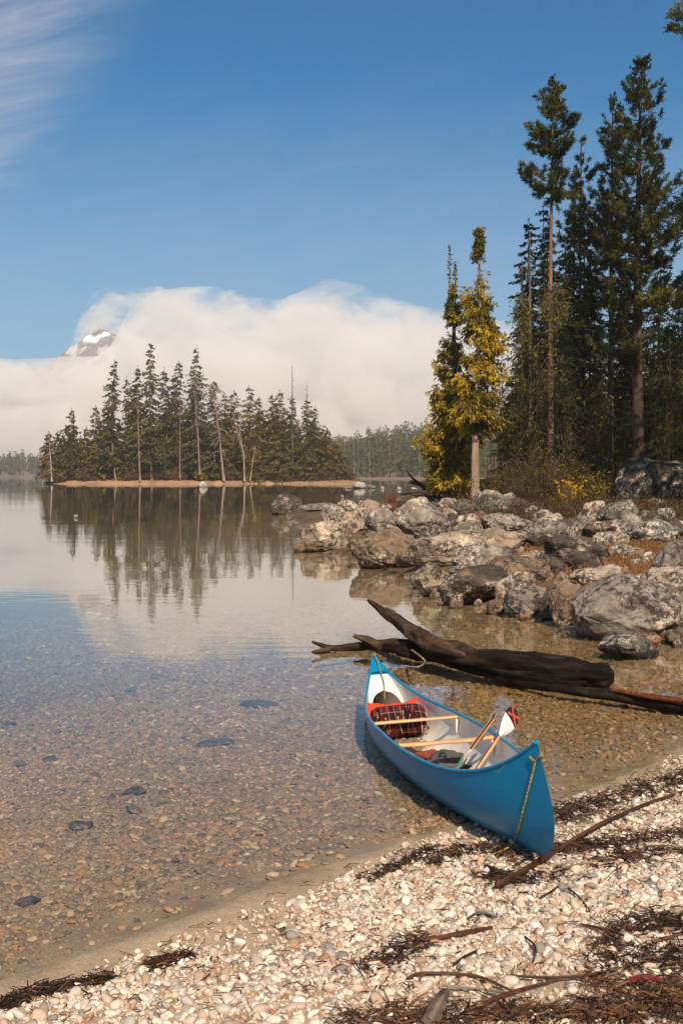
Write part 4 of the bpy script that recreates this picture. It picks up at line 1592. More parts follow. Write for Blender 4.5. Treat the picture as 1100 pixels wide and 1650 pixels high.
def trunk_mesh(mb, pts, r0, r1, col, sides=9, flare=1.35):
    p = np.array(pts, float)
    n = 14
    tt = np.linspace(0, len(p) - 1, n)
    q = np.stack([np.interp(tt, np.arange(len(p)), p[:, k]) for k in range(3)], 1)
    s = np.linspace(0, 1, n)
    rr = r0 * (1 - s) + r1 * s
    rr[0] *= flare
    mb.tube(q, rr, sides, col)


def shade_cols(base, n, jit=.22, hue=None):
    c = np.asarray(base, float) * (1 + rng.normal(0, jit, (n, 1)))
    if hue is not None:
        m = rng.uniform(0, 1, (n, 1)) ** 1.5
        c = c * (1 - m) + np.asarray(hue) * m * (1 + rng.normal(0, jit, (n, 1)))
    return np.clip(c, .004, .9)


def conifer(name, label, cat, group, x, y, z0, H, Rad, crown0=.12, base=(.035, .05, .018), hue=(.09, .095, .03), n_br=120, blades=26, bl=.75, bw=.30,
            droop=.25, shape=1.0, gaps=.25, trunk_r=.22, bark=(.16, .11, .08), lean=(0, 0), top_tuft=True, wob=.25, parts=True, dead_lower=0, up=0., mat=None):
    """a spruce or fir: tapered trunk, whorls of drooping branches carrying many small sprays"""
    r = empty(name, (x, y, z0))
    tag(r, label, cat, group)
    mbt, mbc = MB(), MB()
    tip = np.array([lean[0], lean[1], H])
    bend = rng.normal(0, .012 * H, 2)
    ax = lambda s: np.array([tip[0] * s + bend[0] * math.sin(s * 3.1), tip[1] * s + bend[1] * math.sin(s * 3.1), H * s])
    trunk_mesh(mbt, [ax(s) for s in np.linspace(-.01, 1, 8)], trunk_r, .015, bark)
    ph = rng.uniform(0, 6)
    C_, D_, L_, W_ = [], [], [], []
    per = 6
    tiers = max(8, int(n_br / per))
    for ti in range(tiers):
        s = (ti + rng.uniform(-.35, .35)) / tiers
        s = min(max(s, 0), .99)
        env = Rad * ((1 - s) ** shape * .94 + .06) * (.6 + .4 * min(1, s / .08)) * (1 + wob * rng.normal(0, .55))
        if rng.uniform() < gaps * .5:
            env *= .5
        for _ in range(per if s < .8 else 4):
            h = crown0 + (1 - crown0) * min(.985, s + rng.normal(0, .25) / tiers)
            az = rng.uniform(0, 2 * math.pi)
            d = np.array([math.cos(az), math.sin(az), 0])
            ln = max(.12, env * rng.uniform(.45, 1.25))
            if rng.uniform() < gaps:
                ln *= rng.uniform(.3, .6)
            o = ax(h)
            k = max(3, int(blades * (.3 + .7 * ln / Rad)))
            tpos = rng.uniform(.12, 1, k) ** .7
            sl = droop + .25 * (1 - s)
            dz = up * ln * tpos - sl * ln * tpos ** 1.3 + (.25 * ln * np.maximum(tpos - .7, 0) * 2)
            sd = np.array([-d[1], d[0], 0])
            lat = rng.normal(0, .13 * ln, k) * (.3 + tpos)
            C = o + d * (ln * tpos)[:, None] + sd * lat[:, None] + np.array([0, 0, 1]) * (dz + rng.normal(0, .05, k) * bl)[:, None]
            D = d * rng.uniform(.3, 1.0, (k, 1)) + sd * rng.normal(0, .6, (k, 1)) + np.array([0, 0, 1]) * rng.normal(-sl * .9 + up, .30, (k, 1))
            C_.append(C)
            D_.append(D)
            L_.append(bl * rng.uniform(.5, 1.2, k) * (1 - .45 * s))
            W_.append(bw * rng.uniform(.6, 1.3, k) * (1 - .35 * s))
            if ln > .5:
                mbt.tube([o, o + d * ln * .5 + [0, 0, (up * .5 - sl * .4) * ln], o + d * ln * .92 + [0, 0, (up - sl) * ln * .9]], [.012 * bl / .7 + ln * .010, .01 * bl / .7 + ln * .005, .004], 4, np.array(bark) * .7, False)
    q_ = ax(.99) + np.array([0, 0, 1]) * rng.uniform(-.05, .02, (10, 1)) * H
    C_.append(q_)
    D_.append(rng.normal(0, .5, (10, 3)) + [0, 0, .8])
    L_.append(np.full(10, bl * .5))
    W_.append(np.full(10, bw * .5))
    C = np.concatenate(C_)
    n = len(C)
    if top_tuft:
        pass
    cl = vnoise(C * .9 + ph * 5, 77)[:, None]
    col = shade_cols(base, n, .2)
    hu = np.asarray(hue) * (1 + rng.normal(0, .18, (n, 1)))
    m = np.clip(.30 + .55 * cl + rng.normal(0, .12, (n, 1)), 0, 1)
    col = np.clip(col * (1 - m) + hu * m, .004, .8)
    leaf_quads(mbc, C, np.concatenate(L_), np.concatenate(D_), np.concatenate(W_), col, droop=.12)
    mbt.build('trunk', M_bark, r, True)
    mbc.build('crown', mat or M_leaf, r)
    return r


def pine(name, label, cat, group, x, y, z0, H, Rad, crown0, n_br=70, tufts=9, blades=20, tr=.2, bark=(.20, .13, .09), dead=10, base=(.018, .028, .010), hue=(.17, .165, .035), prof=None, lean=0., bl=.30):
    """a lodgepole-like pine: bare stem, upcurved limbs that end in tufts of needles"""
    r = empty(name, (x, y, z0))
    tag(r, label, cat, group)
    mbt, mbc = MB(), MB()
    mbl = mbt
    bend = rng.normal(0, .006 * H, 2)
    ax = lambda s: np.array([lean * s + bend[0] * math.sin(s * 3), bend[1] * math.sin(s * 3), H * s])
    trunk_mesh(mbt, [ax(s) for s in np.linspace(-.01, 1, 10)], tr, .03, bark, 10)
    prof = prof or (lambda s: (1 - s) ** .75 * (.35 + .65 * min(1, s / .2)))
    hs = crown0 + (1 - crown0) * np.sort(rng.uniform(0, 1, n_br)) ** .95
    CC, DD, LL = [], [], []
    for h in hs:
        s = (h - crown0) / (1 - crown0)
        ln = Rad * max(.08, prof(s)) * rng.uniform(.35, 1.4)
        az = rng.uniform(0, 2 * math.pi)
        d = np.array([math.cos(az), math.sin(az), 0])
        sd = np.array([-d[1], d[0], 0])
        o = ax(min(h, .99))
        rise = rng.uniform(.0, .45) + .5 * s ** 2
        bpt = lambda t: o + d * ln * t + np.array([0, 0, ln * (rise * t * t + .05 * t - .12 * math.sin(t * 3.1) * (1 - s))])
        mbl.tube([bpt(t) for t in (0, .35, .7, 1)], [.02 + ln * .014, .015 + ln * .01, .012, .006], 5, np.array(bark) * .55, False)
        k = max(2, int(tufts * .62 * (.35 + .65 * ln / Rad)))
        for q_ in range(k):
            t = 1.0 if q_ == 0 else (rng.uniform(.35, 1.0) if ln > .7 else rng.uniform(.1, 1))
            c = bpt(t) + sd * rng.normal(0, .17 * ln + .05) + np.array([0, 0, rng.normal(.04, .10)])
            if ln > 1.0:
                mbl.tube([bpt(max(0, t - .25)), c], [.010, .005], 3, np.array(bark) * .5, False)
            axd = d * rng.uniform(.2, .8) + sd * rng.normal(0, .4) + np.array([0, 0, rng.uniform(.35, 1.0)])
            axd /= np.linalg.norm(axd)
            tp = .50 + .50 * min(1, (1 - s) * 4)
            b = int(blades * 3.2 * tp)
            pos = c + axd * rng.uniform(-.22, .26, (b, 1)) * (bl / .3) * tp
            dv = axd * rng.uniform(.3, 1.0, (b, 1)) + rng.normal(0, .5, (b, 3))
            CC.append(pos)
            DD.append(dv)
            LL.append(bl * tp * rng.uniform(.6, 1.15, b))
    C = np.concatenate(CC)
    n = len(C)
    cl = vnoise(C * 1.3 + 3.1, 55)[:, None]
    m = np.clip(.30 + .6 * cl + rng.normal(0, .12, (n, 1)), 0, 1)  # sunlit highlights and near-black shadows put into the needle colours by clumps
    col = np.clip(shade_cols(base, n, .2) * (1 - m) + np.asarray(hue) * m * (1 + rng.normal(0, .15, (n, 1))), .003, .8)
    leaf_quads(mbc, C, np.concatenate(LL), np.concatenate(DD), .050 * bl / .3, col)
    for _ in range(dead):
        h = rng.uniform(.25, crown0 + .15)
        az = rng.uniform(0, 2 * math.pi)
        d = np.array([math.cos(az), math.sin(az), rng.uniform(-.35, .25)])
        ln = rng.uniform(.5, 1.7)
        o = ax(h)
        mbl.tube([o, o + d * ln * .5 + [0, 0, .03], o + d * ln], [.025, .014, .005], 4, np.array(bark) * .6, False)
    mbt.build('trunk', M_bark, r, True)
    mbc.build('crown', M_leaf, r)
    return r


def cedar(label, px, top, y, z0, rad_px, crown0, spires, green_bias, trunk_px, bark, seed, dense=1.0):
    H = zat(top, y) - z0
    x = (px - 550) / FPX * y
    Rad = rad_px / FPX * y
    r = empty('cedar_tree', (x, y, z0))
    tag(r, label, 'tree', 'cedars at the end of the point')
    g = np.random.default_rng(seed)
    mbt, mbc, mbl = MB(), MB(), MB()
    ax = lambda s: np.array([.10 * math.sin(s * 5 + seed), .1 * math.sin(s * 4), H * s])
    trunk_mesh(mbt, [ax(s) for s in np.linspace(-.01, 1, 10)], trunk_px / FPX * y / 2, .03, bark, 12, 1.6)
    CC, DD, LL, YY = [], [], [], []
    for h in crown0 + (.985 - crown0) * g.uniform(0, 1, int(250 * dense)) ** 1.4:
        s = (h - crown0) / (1 - crown0)
        prof = (1 - s) ** .95 * (.50 + .50 * math.sin(s * 15 + seed) ** 2) * min(1, .45 + s * 4) + .05
        ln = Rad * max(.10, prof) * g.uniform(.35, 1.35)
        az = g.uniform(0, 2 * math.pi)
        d = np.array([math.cos(az), math.sin(az), 0])
        sd = np.array([-d[1], d[0], 0])
        o = ax(h)
        bp = lambda t: o + d * ln * t + np.array([0, 0, -ln * .45 * math.sin(t * 2.3) + .25 * ln * t * t])
        mbl.tube([bp(t) for t in (0, .4, .8, 1)], [.018 + ln * .014, .014 + ln * .008, .010, .005], 4, np.array(bark) * .6, False)
        k = int(15 * (.45 + .8 * ln / Rad))
        for _ in range(k):
            t = g.uniform(.15, 1.05)
            c = bp(t) + sd * g.normal(0, .22 * ln + .04) + np.array([0, 0, g.normal(-.05, .12)])
            b = 13
            fan = (d * g.uniform(.2, 1.0) + sd * g.normal(0, .5) + np.array([0, 0, g.uniform(-1.1, -.1)])) * (.30 + .7 * min(1, (1 - s) * 2.2))
            pos = c + fan * g.uniform(0, .3, (b, 1)) + g.normal(0, .05, (b, 3))
            CC.append(pos)
            DD.append(fan + g.normal(0, .45, (b, 3)))
            LL.append(g.uniform(.12, .27, b) * (.45 + .55 * min(1, (1 - s) * 2.2)))
            outer = np.clip(t * ln / (Rad * .8), 0, 1)
            YY.append(np.full(b, outer + g.normal(0, .22)))
    keepc = [vnoise(np.array([[*(c_.mean(0) * .95)]]) + seed, seed + 2)[0] > -.36 for c_ in CC]
    CC, DD, LL, YY = ([v for v, k_ in zip(A_, keepc) if k_] for A_ in (CC, DD, LL, YY))
    for sx, hh, st in spires:
        p0 = np.array([sx / FPX * y, 0, H - .2])
        p1 = p0 + [0, 0, hh]
        mbl.tube([p0 - [0, 0, 2.], p0, p1], [.05, .035, .012], 5, (.20, .22, .08), False)
        for q in np.linspace(0, 1, 12):
            b = 9
            CC.append(p0 + (p1 - p0) * q + g.normal(0, .04, (b, 3)))
            DD.append(g.normal(0, 1, (b, 3)) * [1, 1, .5] + [0, 0, .6])
            LL.append(g.uniform(.10, .2, b))
            YY.append(np.full(b, .35))
    C = np.concatenate(CC)
    n = len(C)
    yl = np.clip(.16 + .75 * np.concatenate(YY) + .75 * vnoise(C * 1.1 + seed, seed) - green_bias, 0, 1)[:, None]
    gold = np.array([.58, .41, .034])
    green = np.array([.11, .115, .020])
    brown = np.array([.17, .10, .035])
    mid = np.clip(1 - np.abs(yl - .45) * 3, 0, 1) * .5
    col = (green * (1 - yl) + gold * yl) * (1 - mid) + brown * mid
    col = np.clip(col * (1 + g.normal(0, .2, (n, 1))), .004, .9)
    leaf_quads(mbc, C, np.concatenate(LL), np.concatenate(DD), .085, col, droop=.15)
    mbt.build('trunk', M_bark, r, True)
    mbl.build('limbs', M_bark, r)
    mbc.build('crown', M_cedar, r)
    return r


def xw(px, y):
    return (px - 550) / FPX * y


cedar('golden cedar with two thin bare spires, left of the pair on the point', 728, 455, 64, .5, 56, .12, [(-5, 2.1, 0), (4, 1.25, 0)], -.04, 20, (.075, .055, .045), 11, 1.35)
cedar('golden cedar with a tall bare pink brown trunk, right of the pair', 768, 362, 61, .45, 50, .30, [], -.02, 15, (.36, .25, .19), 23, 1.25)

FOR = 'forest trees on the right bank'
# tall pines
pine('pine_tree', 'tall slim pine with a bare reddish stem below its crown', 'tree', FOR, xw(888, 68), 68, .8, zat(128, 68) - .8, 1.85, .70, 84, 10, 22, .20, (.22, .14, .10), 8)
pine('pine_tree', 'sparse dark pine between the slim pine and the thick pair', 'tree', FOR, xw(932, 73), 73, .8, zat(220, 73) - .8, 2.2, .38, 80, 9, 20, .17, (.09, .065, .05), 12)
pine('pine_tree', 'narrow dark pine touching the left side of the tallest pine', 'tree', FOR, xw(982, 70), 70, .8, zat(155, 70) - .8, 2.1, .34, 105, 9, 20, .22, (.08, .06, .05), 14)
pine('pine_tree', 'tallest pine, broad ragged crown and thick trunk', 'tree', FOR, xw(1028, 66), 66, .8, zat(95, 66) - .8, 4.1, .30, 215, 13, 22, .40, (.085, .055, .042), 40,
     prof=lambda s: (.55 + .45 * math.sin(s * 21) ** 2) * (1.0 - s) ** .62 * min(1, .55 + s))
for k, (px, top, y, rp, c0, lab) in enumerate([
        (880, 352, 74, 34, .15, 'dark fir in front of the slim pine stem'), (850, 350, 73, 40, .08, 'dark fir at the left edge of the forest, behind the pale snags'), (872, 330, 71, 52, .1, 'dark green fir at the left front of the tall pines, beside the snags'), (938, 335, 75, 42, .1, 'dark green fir below the crown of the sparse pine'), (908, 372, 69, 50, .06, 'dense green fir standing before the slim pine stem, lower than the rest'),
        (1010, 500, 72, 46, .06, 'dense green fir in front of the thick trunk'), (1075, 520, 70, 44, .06, 'dense green fir at the right, in front of the leaning trunk'),
        (922, 322, 78, 40, .2, 'dark fir right of the slim pine stem'),
        (955, 400, 82, 36, .15, 'dark fir under the narrow dark pine'), (1000, 430, 84, 44, .15, 'dark fir between the narrow and the tallest pine'),
        (1062, 380, 80, 46, .15, 'dark fir right of the thick trunk'), (1098, 440, 74, 44, .12, 'dark fir at the right edge of the picture'),
        (852, 470, 80, 30, .12, 'small dark fir behind the bare snags'), (905, 520, 86, 44, .08, 'low dark fir deep in the forest, behind the slim stem'),
        (965, 560, 88, 50, .05, 'low dark fir deep in the forest, behind the narrow pine'), (1035, 560, 92, 55, .05, 'low dark fir deep in the forest, behind the thick trunk'),
        (1090, 590, 90, 55, .05, 'low dark fir deep in the forest, at the right edge'),
        (870, 560, 104, 50, .03, 'fir far back in the forest gloom'), (930, 600, 110, 55, .03, 'fir far back in the forest gloom'), (985, 520, 108, 50, .03, 'fir far back in the forest gloom'),
        (1020, 500, 112, 50, .03, 'fir far back in the forest gloom'), (1060, 520, 105, 50, .03, 'fir far back in the forest gloom'), (1085, 480, 110, 50, .03, 'fir far back in the forest gloom'), (1050, 600, 118, 60, .03, 'fir far back in the forest gloom'), (900, 620, 118, 60, .03, 'fir far back in the forest gloom'), (960, 640, 120, 60, .03, 'fir far back in the forest gloom'), (830, 590, 84, 36, .05, 'low dark fir deep in the forest, right of the cedars')]):
    z0 = .9
    conifer('fir_tree', lab, 'tree', 'firs far back in the forest' if 'far back' in lab else FOR, xw(px, y), y, z0, zat(top, y) - z0, rp / FPX * y * 1.15, c0, (.012, .020, .007), (.075, .078, .018), 300, 54, .40, .12, .34, .62, .3, .16, (.07, .05, .04))
for k, (px, top, y, w, lab) in enumerate([(956, 420, 79, .13, 'thin dark bare trunk between the narrow pine and the sparse pine'), (1045, 470, 83, .13, 'thin dark bare trunk right of the thick one'),
                                          (1076, 560, 76, .10, 'leaning thin trunk at the right of the forest'), (915, 560, 80, .11, 'thin dark bare trunk left of the sparse pine'), (1002, 540, 78, .12, 'thin dark bare trunk left of the thick one')]):
    r = empty('bare_tree', (xw(px, y), y, .8))
    tag(r, lab, 'tree', FOR)
    H = zat(top, y) - .8
    mb = MB()
    trunk_mesh(mb, [(0, 0, -.1), (rng.normal(0, .1), 0, H * .5), (rng.normal(0, .25), 0, H)], w, .03, (.07, .052, .042))
    mb.build('trunk', M_bark, r, True)
    mb = MB()
    for _ in range(46):
        h = rng.uniform(.12, .98) * H
        az = rng.uniform(0, 6.3)
        ln = rng.uniform(.4, 1.6)
        o = np.array([0, 0, h])
        d = np.array([math.cos(az), math.sin(az), rng.uniform(-.5, .1)])
        mb.tube([o, o + d * ln * .5 + [0, 0, .06], o + d * ln], [.02, .012, .004], 4, (.06, .048, .04), False)
    mb.build('limbs', M_bark, r)


def drooping_dead(label, px, top, y, rad_px, n, leafy, lab_group=FOR, base_z=.8, col=(.13, .10, .075), spread=1.0):
    """half dead tree: drooping bare twigs with a sprinkle of leaves"""
    r = empty('dead_tree', (xw(px, y), y, base_z))
    tag(r, label, 'tree', lab_group)
    H = zat(top, y) - base_z
    mbt, mbc = MB(), MB()
    mbl = mbt
    trunk_mesh(mbt, [(0, 0, -.1), (.1, 0, H * .5), (.02, 0, H)], .14, .03, np.array(col) * .8)
    Rd = rad_px / FPX * y
    C, D = [], []
    for _ in range(n):
        h = rng.uniform(.03, 1) ** .9 * H
        az = rng.uniform(0, 6.3)
        ln = Rd * rng.uniform(.35, 1.1) * (1 - .72 * h / H)
        o = np.array([0, 0, h])
        d = np.array([math.cos(az), math.sin(az), 0])
        p1 = o + d * ln * .6 + [0, 0, .15 * ln]
        p2 = o + d * ln - [0, 0, ln * rng.uniform(.2, .8)]
        c = np.array(col) * rng.uniform(.5, 1.5)
        mbl.tube([o, p1, p2], [.018, .012, .005], 3, c, False)
        for _ in range(7):
            t = rng.uniform(.3, 1)
            q = (o + (p1 - o) * t / .6) if t < .6 else p1 + (p2 - p1) * (t - .6) / .4
            e = q + rng.normal(0, .16, 3) - [0, 0, rng.uniform(.15, .65)]
            mbl.tube([q, (q + e) / 2 + rng.normal(0, .04, 3), e], [.009, .007, .003], 3, c * rng.uniform(.7, 1.4), False)
            if rng.uniform() < leafy:
                for _ in range(5):
                    C.append(e + rng.normal(0, .12, 3))
                    D.append(rng.normal(0, 1, 3))
    mbt.build('trunk', M_bark, r, True)
    if C:
        n = len(C)
        m = rng.uniform(0, 1, (n, 1))
        leaf_quads(mbc, np.array(C), rng.uniform(.10, .2, n), np.array(D), .085, np.array((.10, .10, .018)) * (1 - m) + np.array((.30, .25, .03)) * m)
        mbc.build('crown', M_cedar, r)


drooping_dead('half dead tree with drooping brown twigs in front of the forest', 892, 455, 60, 82, 210, .42)
drooping_dead('twiggy brown tree with sparse yellow leaves right of the cedars', 842, 480, 63, 52, 150, .60, col=(.11, .09, .06))
drooping_dead('pale bare snag with a thin top right of the cedars', 850, 372, 66, 16, 40, .02, col=(.20, .16, .13))
drooping_dead('second pale bare snag, shorter and left of the first', 838, 420, 67, 14, 34, .05, col=(.19, .15, .12))
drooping_dead('brown bushy dead tree in the gloom right of the drooping one', 960, 600, 62, 62, 120, .18, col=(.06, .045, .03))


def bush(label, px, base_py, y, w_px, h_px, leaf, twig, n_st, leaves, name='shrub', lsize=.10, grp='shrubs along the forest edge', z0=None):
    z0 = zat(base_py, y) if z0 is None else z0
    r = empty(name, (xw(px, y), y, z0))
    tag(r, label, 'shrub', grp)
    W, H = w_px / FPX * y / 2, h_px / FPX * y
    mbl, mbc = MB(), MB()
    C, D = [], []
    for _ in range(n_st):
        az = rng.uniform(0, 6.3)
        o = np.array([rng.normal(0, W * .35), rng.normal(0, W * .3), -.15])
        e = np.array([o[0] + math.cos(az) * W * rng.uniform(.2, .8), o[1] + math.sin(az) * W * .7, H * rng.uniform(.5, 1.05)])
        m = (o + e) / 2 + rng.normal(0, .1, 3) + [0, 0, H * .1]
        c = np.array(twig) * rng.uniform(.6, 1.4)
        mbl.tube([o, m, e], [.014, .010, .004], 4, c, False)
        for _ in range(9):
            t = rng.uniform(.25, 1)
            q = o + (m - o) * t * 2 if t < .5 else m + (e - m) * (t - .5) * 2
            f = q + rng.normal(0, .22, 3) * [1, 1, .9] + [0, 0, .08]
            mbl.tube([q, (q + f) / 2 + rng.normal(0, .03, 3), f], [.007, .005, .002], 3, c, False)
            for _ in range(rng.poisson(leaves)):
                C.append(f + rng.normal(0, .09, 3))
                D.append(rng.normal(0, 1, 3) + [0, 0, -.3])
    mbl.build('stems', M_twig, r)
    if C:
        n = len(C)
        a, b = (np.array(v) for v in leaf)
        m = rng.uniform(0, 1, (n, 1))
        leaf_quads(mbc, np.array(C), lsize * rng.uniform(.7, 1.5, n), np.array(D), lsize * .5, (a * (1 - m) + b * m) * rng.uniform(.7, 1.2, (n, 1)))
        mbc.build('leaves', M_cedar, r)
    return r


gold = ((.55, .27, .02), (.62, .38, .03))
ygr = ((.22, .20, .02), (.10, .12, .02))
bush('bright golden sapling in front of the dead twigs', 918, 828, 47, 40, 66, gold, (.20, .14, .10), 10, 2.2, lsize=.15)
bush('yellow green bush right of the golden sapling', 962, 826, 48, 56, 62, ((.36, .26, .02), (.16, .16, .02)), (.14, .09, .06), 26, 3.0, lsize=.12)
bush('golden sapling in the shade near the right edge', 1050, 836, 47, 60, 80, ((.40, .22, .02), (.22, .14, .02)), (.10, .07, .05), 16, 2.2, lsize=.15)
bush('small yellow shrub at the right edge of the bank', 1092, 850, 46, 36, 60, ((.30, .18, .02), (.2, .12, .02)), (.10, .06, .04), 14, 1.6, lsize=.13)
bush('leafy yellow green bush right beside the cedar trunk', 818, 770, 66, 74, 215, ygr, (.09, .07, .05), 60, 3.2, lsize=.17)
bush('dark reddish brown thicket between the cedars and the golden sapling', 862, 838, 52, 120, 110, ((.20, .17, .02), (.10, .09, .02)), (.075, .045, .034), 100, 1.3)
bush('brown thicket between the green bush and the dark thicket', 815, 835, 56, 90, 100, ((.24, .21, .025), (.10, .11, .02)), (.08, .05, .036), 90, 2.2)
bush('dark thicket with dull leaves behind the mossy boulder', 1000, 838, 52, 110, 80, ((.10, .08, .02), (.05, .05, .015)), (.06, .042, .03), 90, 1.6)
bush('low brown thicket under the drooping tree', 910, 845, 50, 90, 110, ((.26, .22, .025), (.12, .12, .02)), (.09, .06, .04), 70, 1.8)
bush('dim undergrowth with few yellow leaves in front of the thick trunk', 985, 795, 56, 120, 170, ((.16, .13, .015), (.05, .05, .012)), (.045, .033, .026), 60, .8, lsize=.15)
bush('dim undergrowth at the right edge of the forest', 1080, 780, 58, 110, 200, ((.17, .15, .02), (.05, .05, .012)), (.045, .033, .026), 60, 1.0, lsize=.15)
bush('reddish dry weeds behind the lichen boulder', 630, 818, 58, 34, 22, ((.25, .09, .04), (.2, .1, .04)), (.20, .08, .05), 26, .3, lsize=.08)

# dry orange grass on the bank
def dry_grass():
    mb = MB()
    spots = [(1000, 905, 70, 40), (1040, 880, 50, 24), (960, 940, 60, 30), (985, 960, 40, 20), (1075, 915, 30, 30), (905, 905, 20, 16), (860, 895, 40, 10), (840, 885, 30, 10), (1000, 880, 60, 14), (1080, 885, 40, 14), (740, 880, 20, 8), (690, 880, 30, 8), (640, 815, 14, 4)]
    for (px, py, w, h) in spots:
        for _ in range(int(w * h * .075) + 16):
            p = on_ground(px + rng.normal(0, w * .45), py + rng.normal(0, h * .4))
            p[2] = gz(p[0], p[1])
            n = 14
            C = p + rng.normal(0, .07, (n, 3)) * [1, 1, .1]
            D = rng.normal(0, .55, (n, 3)) + [0, 0, .8]
            m = rng.uniform(0, 1, (n, 1))
            leaf_quads(mb, C, rng.uniform(.12, .34, n), D, .014, np.array((.40, .19, .07)) * m + np.array((.27, .16, .08)) * (1 - m), droop=.35)
    tag(mb.build('dry_grass', M_cedar), 'orange dry grass growing between the boulders', 'grass', kind='stuff')


dry_grass()


def undergrowth():
    mb = MB()
    n = 0
    while n < 900:
        px, py = rng.uniform(720, 1110), rng.uniform(792, 842)
        p = on_ground(px, py)
        if p[1] > 60 or p[1] < 24:
            continue
        p[2] = gz(p[0], p[1])
        n += 1
        k = 10
        hgt = rng.uniform(.2, .75)
        C = p + rng.normal(0, .16, (k, 3)) * [1, 1, .1]
        D = rng.normal(0, .5, (k, 3)) + [0, 0, .9]
        c = np.array([(.15, .085, .045), (.09, .06, .04), (.20, .12, .05), (.10, .085, .02), (.06, .04, .03)])[rng.integers(0, 5, k)] * rng.uniform(.6, 1.3, (k, 1))
        leaf_quads(mb, C, hgt * rng.uniform(.6, 1.2, k), D, .022, c, droop=.2)
        leaf_quads(mb, C + D * hgt * rng.uniform(.2, .7, (k, 1)), rng.uniform(.06, .14, k), rng.normal(0, 1, (k, 3)), .05, c * 1.2)
    tag(mb.build('undergrowth', M_cedar), 'brown weeds and dry ferns on the ground before the forest', 'undergrowth', kind='stuff')


undergrowth()


def edge_pine():
    """pine standing just outside the right border; some of its limbs reach into the picture"""
    y = 44.0
    x = xw(1175, y)
    r = empty('pine_tree', (x, y, .8))
    tag(r, 'pine at the right border whose yellow green branches reach into view', 'tree', FOR)
    mbt, mbl, mbc = MB(), MB(), MB()
    H = 23.0
    trunk_mesh(mbt, [(0, 0, -.1), (.1, 0, H * .5), (0, 0, H)], .3, .04, (.12, .085, .06))
    CC, DD = [], []
    spec = [(1078, 42, 1.0), (1085, 20, .6), (1040, 365, 1.0), (1058, 345, 1.), (1075, 330, 1.), (1045, 480, .9), (1070, 470, 1.), (1085, 455, 1.), (1080, 500, 1.), (1075, 610, .7), (1070, 690, .7), (1090, 560, .8)]
    for px, py, s in spec + [(rng.uniform(1150, 1260), rng.uniform(-150, 600), 1.) for _ in range(70)]:
        yy = y + rng.normal(0, .9)
        e = at_depth(px, py, yy) - np.array(r.location)
        o = np.array([0, 0, max(2, e[2] - rng.uniform(.2, .8))])
        mbl.tube([o, (o + e) / 2 - [0, 0, .12], e], [.05, .03, .01], 5, (.09, .065, .05), False)
        for _ in range(int(22 * s)):
            t = rng.uniform(.45, 1.05)
            c = o + (e - o) * t + rng.normal(0, .17, 3)
            CC.append(c + rng.normal(0, .07, (26, 3)))
            DD.append(rng.normal(0, .8, (26, 3)) + (e - o) / np.linalg.norm(e - o) * .5 + [0, 0, .2])
    C = np.concatenate(CC)
    n = len(C)
    m = np.clip(.45 + .6 * vnoise(C * 1.4, 8)[:, None] + rng.normal(0, .15, (n, 1)), 0, 1)
    leaf_quads(mbc, C, rng.uniform(.12, .26, n), np.concatenate(DD), .05, np.array((.024, .034, .012)) * (1 - m) + np.array((.20, .17, .022)) * m)
    mbt.build('trunk', M_bark, r, True)
    mbl.build('limbs', M_bark, r)
    mbc.build('crown', M_leaf, r)


edge_pine()

# trees to the right of the picture: their shade falls into the forest, their crowns close it off
for k, (x, y, H) in enumerate([(17.2, 45, 23), (19.5, 50, 25), (21.8, 47, 25), (24.5, 52, 27), (20.6, 55, 26), (18.4, 40, 22), (23, 42, 25), (27, 48, 26), (14.4, 37, 19)]):
    conifer('fir_tree', 'fir beyond the right border of the picture shading the forest', 'tree', 'firs beyond the right border', x, y, .9, H, 2.6, .12, (.014, .024, .010), (.05, .06, .018), 150, 24, .6, .24, .3, .8, .2, .25, (.08, .06, .05))

# ------------------------------------------------------------------ island
IY = 282.0


def shore_mound(name, x0, x1, y0, y1, h, colr, seed, rough=.3):
    nx, ny = 260, 30
    xs = np.linspace(x0, x1, nx)
    t = np.linspace(0, 1, ny)
    V, C = [], []
    for j, q in enumerate(t):
        for x in xs:
            ex = min(1, (x - x0) / 6, (x1 - x) / 6)
            yy0 = y0 + 1.0 * math.sin(x * .11 + seed) + .5 * math.sin(x * .31)
            z = -.6 + (h + .6) * (1 - (1 - min(1, q * 5)) ** 2) * max(0, ex) ** .5
            V.append((x, yy0 + (y1 - yy0) * q, z))
    V = np.array(V)
    n = fbm(V * [.5, .5, 0], 4, seed)
    V[:, 2] += rough * n * sst(0, .3, V[:, 2])
    c = np.array(colr) * (1 + .25 * n)[:, None]
    i = np.arange(ny - 1)[:, None] * nx
    j = np.arange(nx - 1)[None]
    mb = MB()
    mb.add(V, np.stack([i + j, i + j + 1, i + nx + j + 1, i + nx + j], -1).reshape(-1, 4), np.clip(c, .01, 1))
    return tag(mb.build(name, M_ground, None, True), kind='structure')


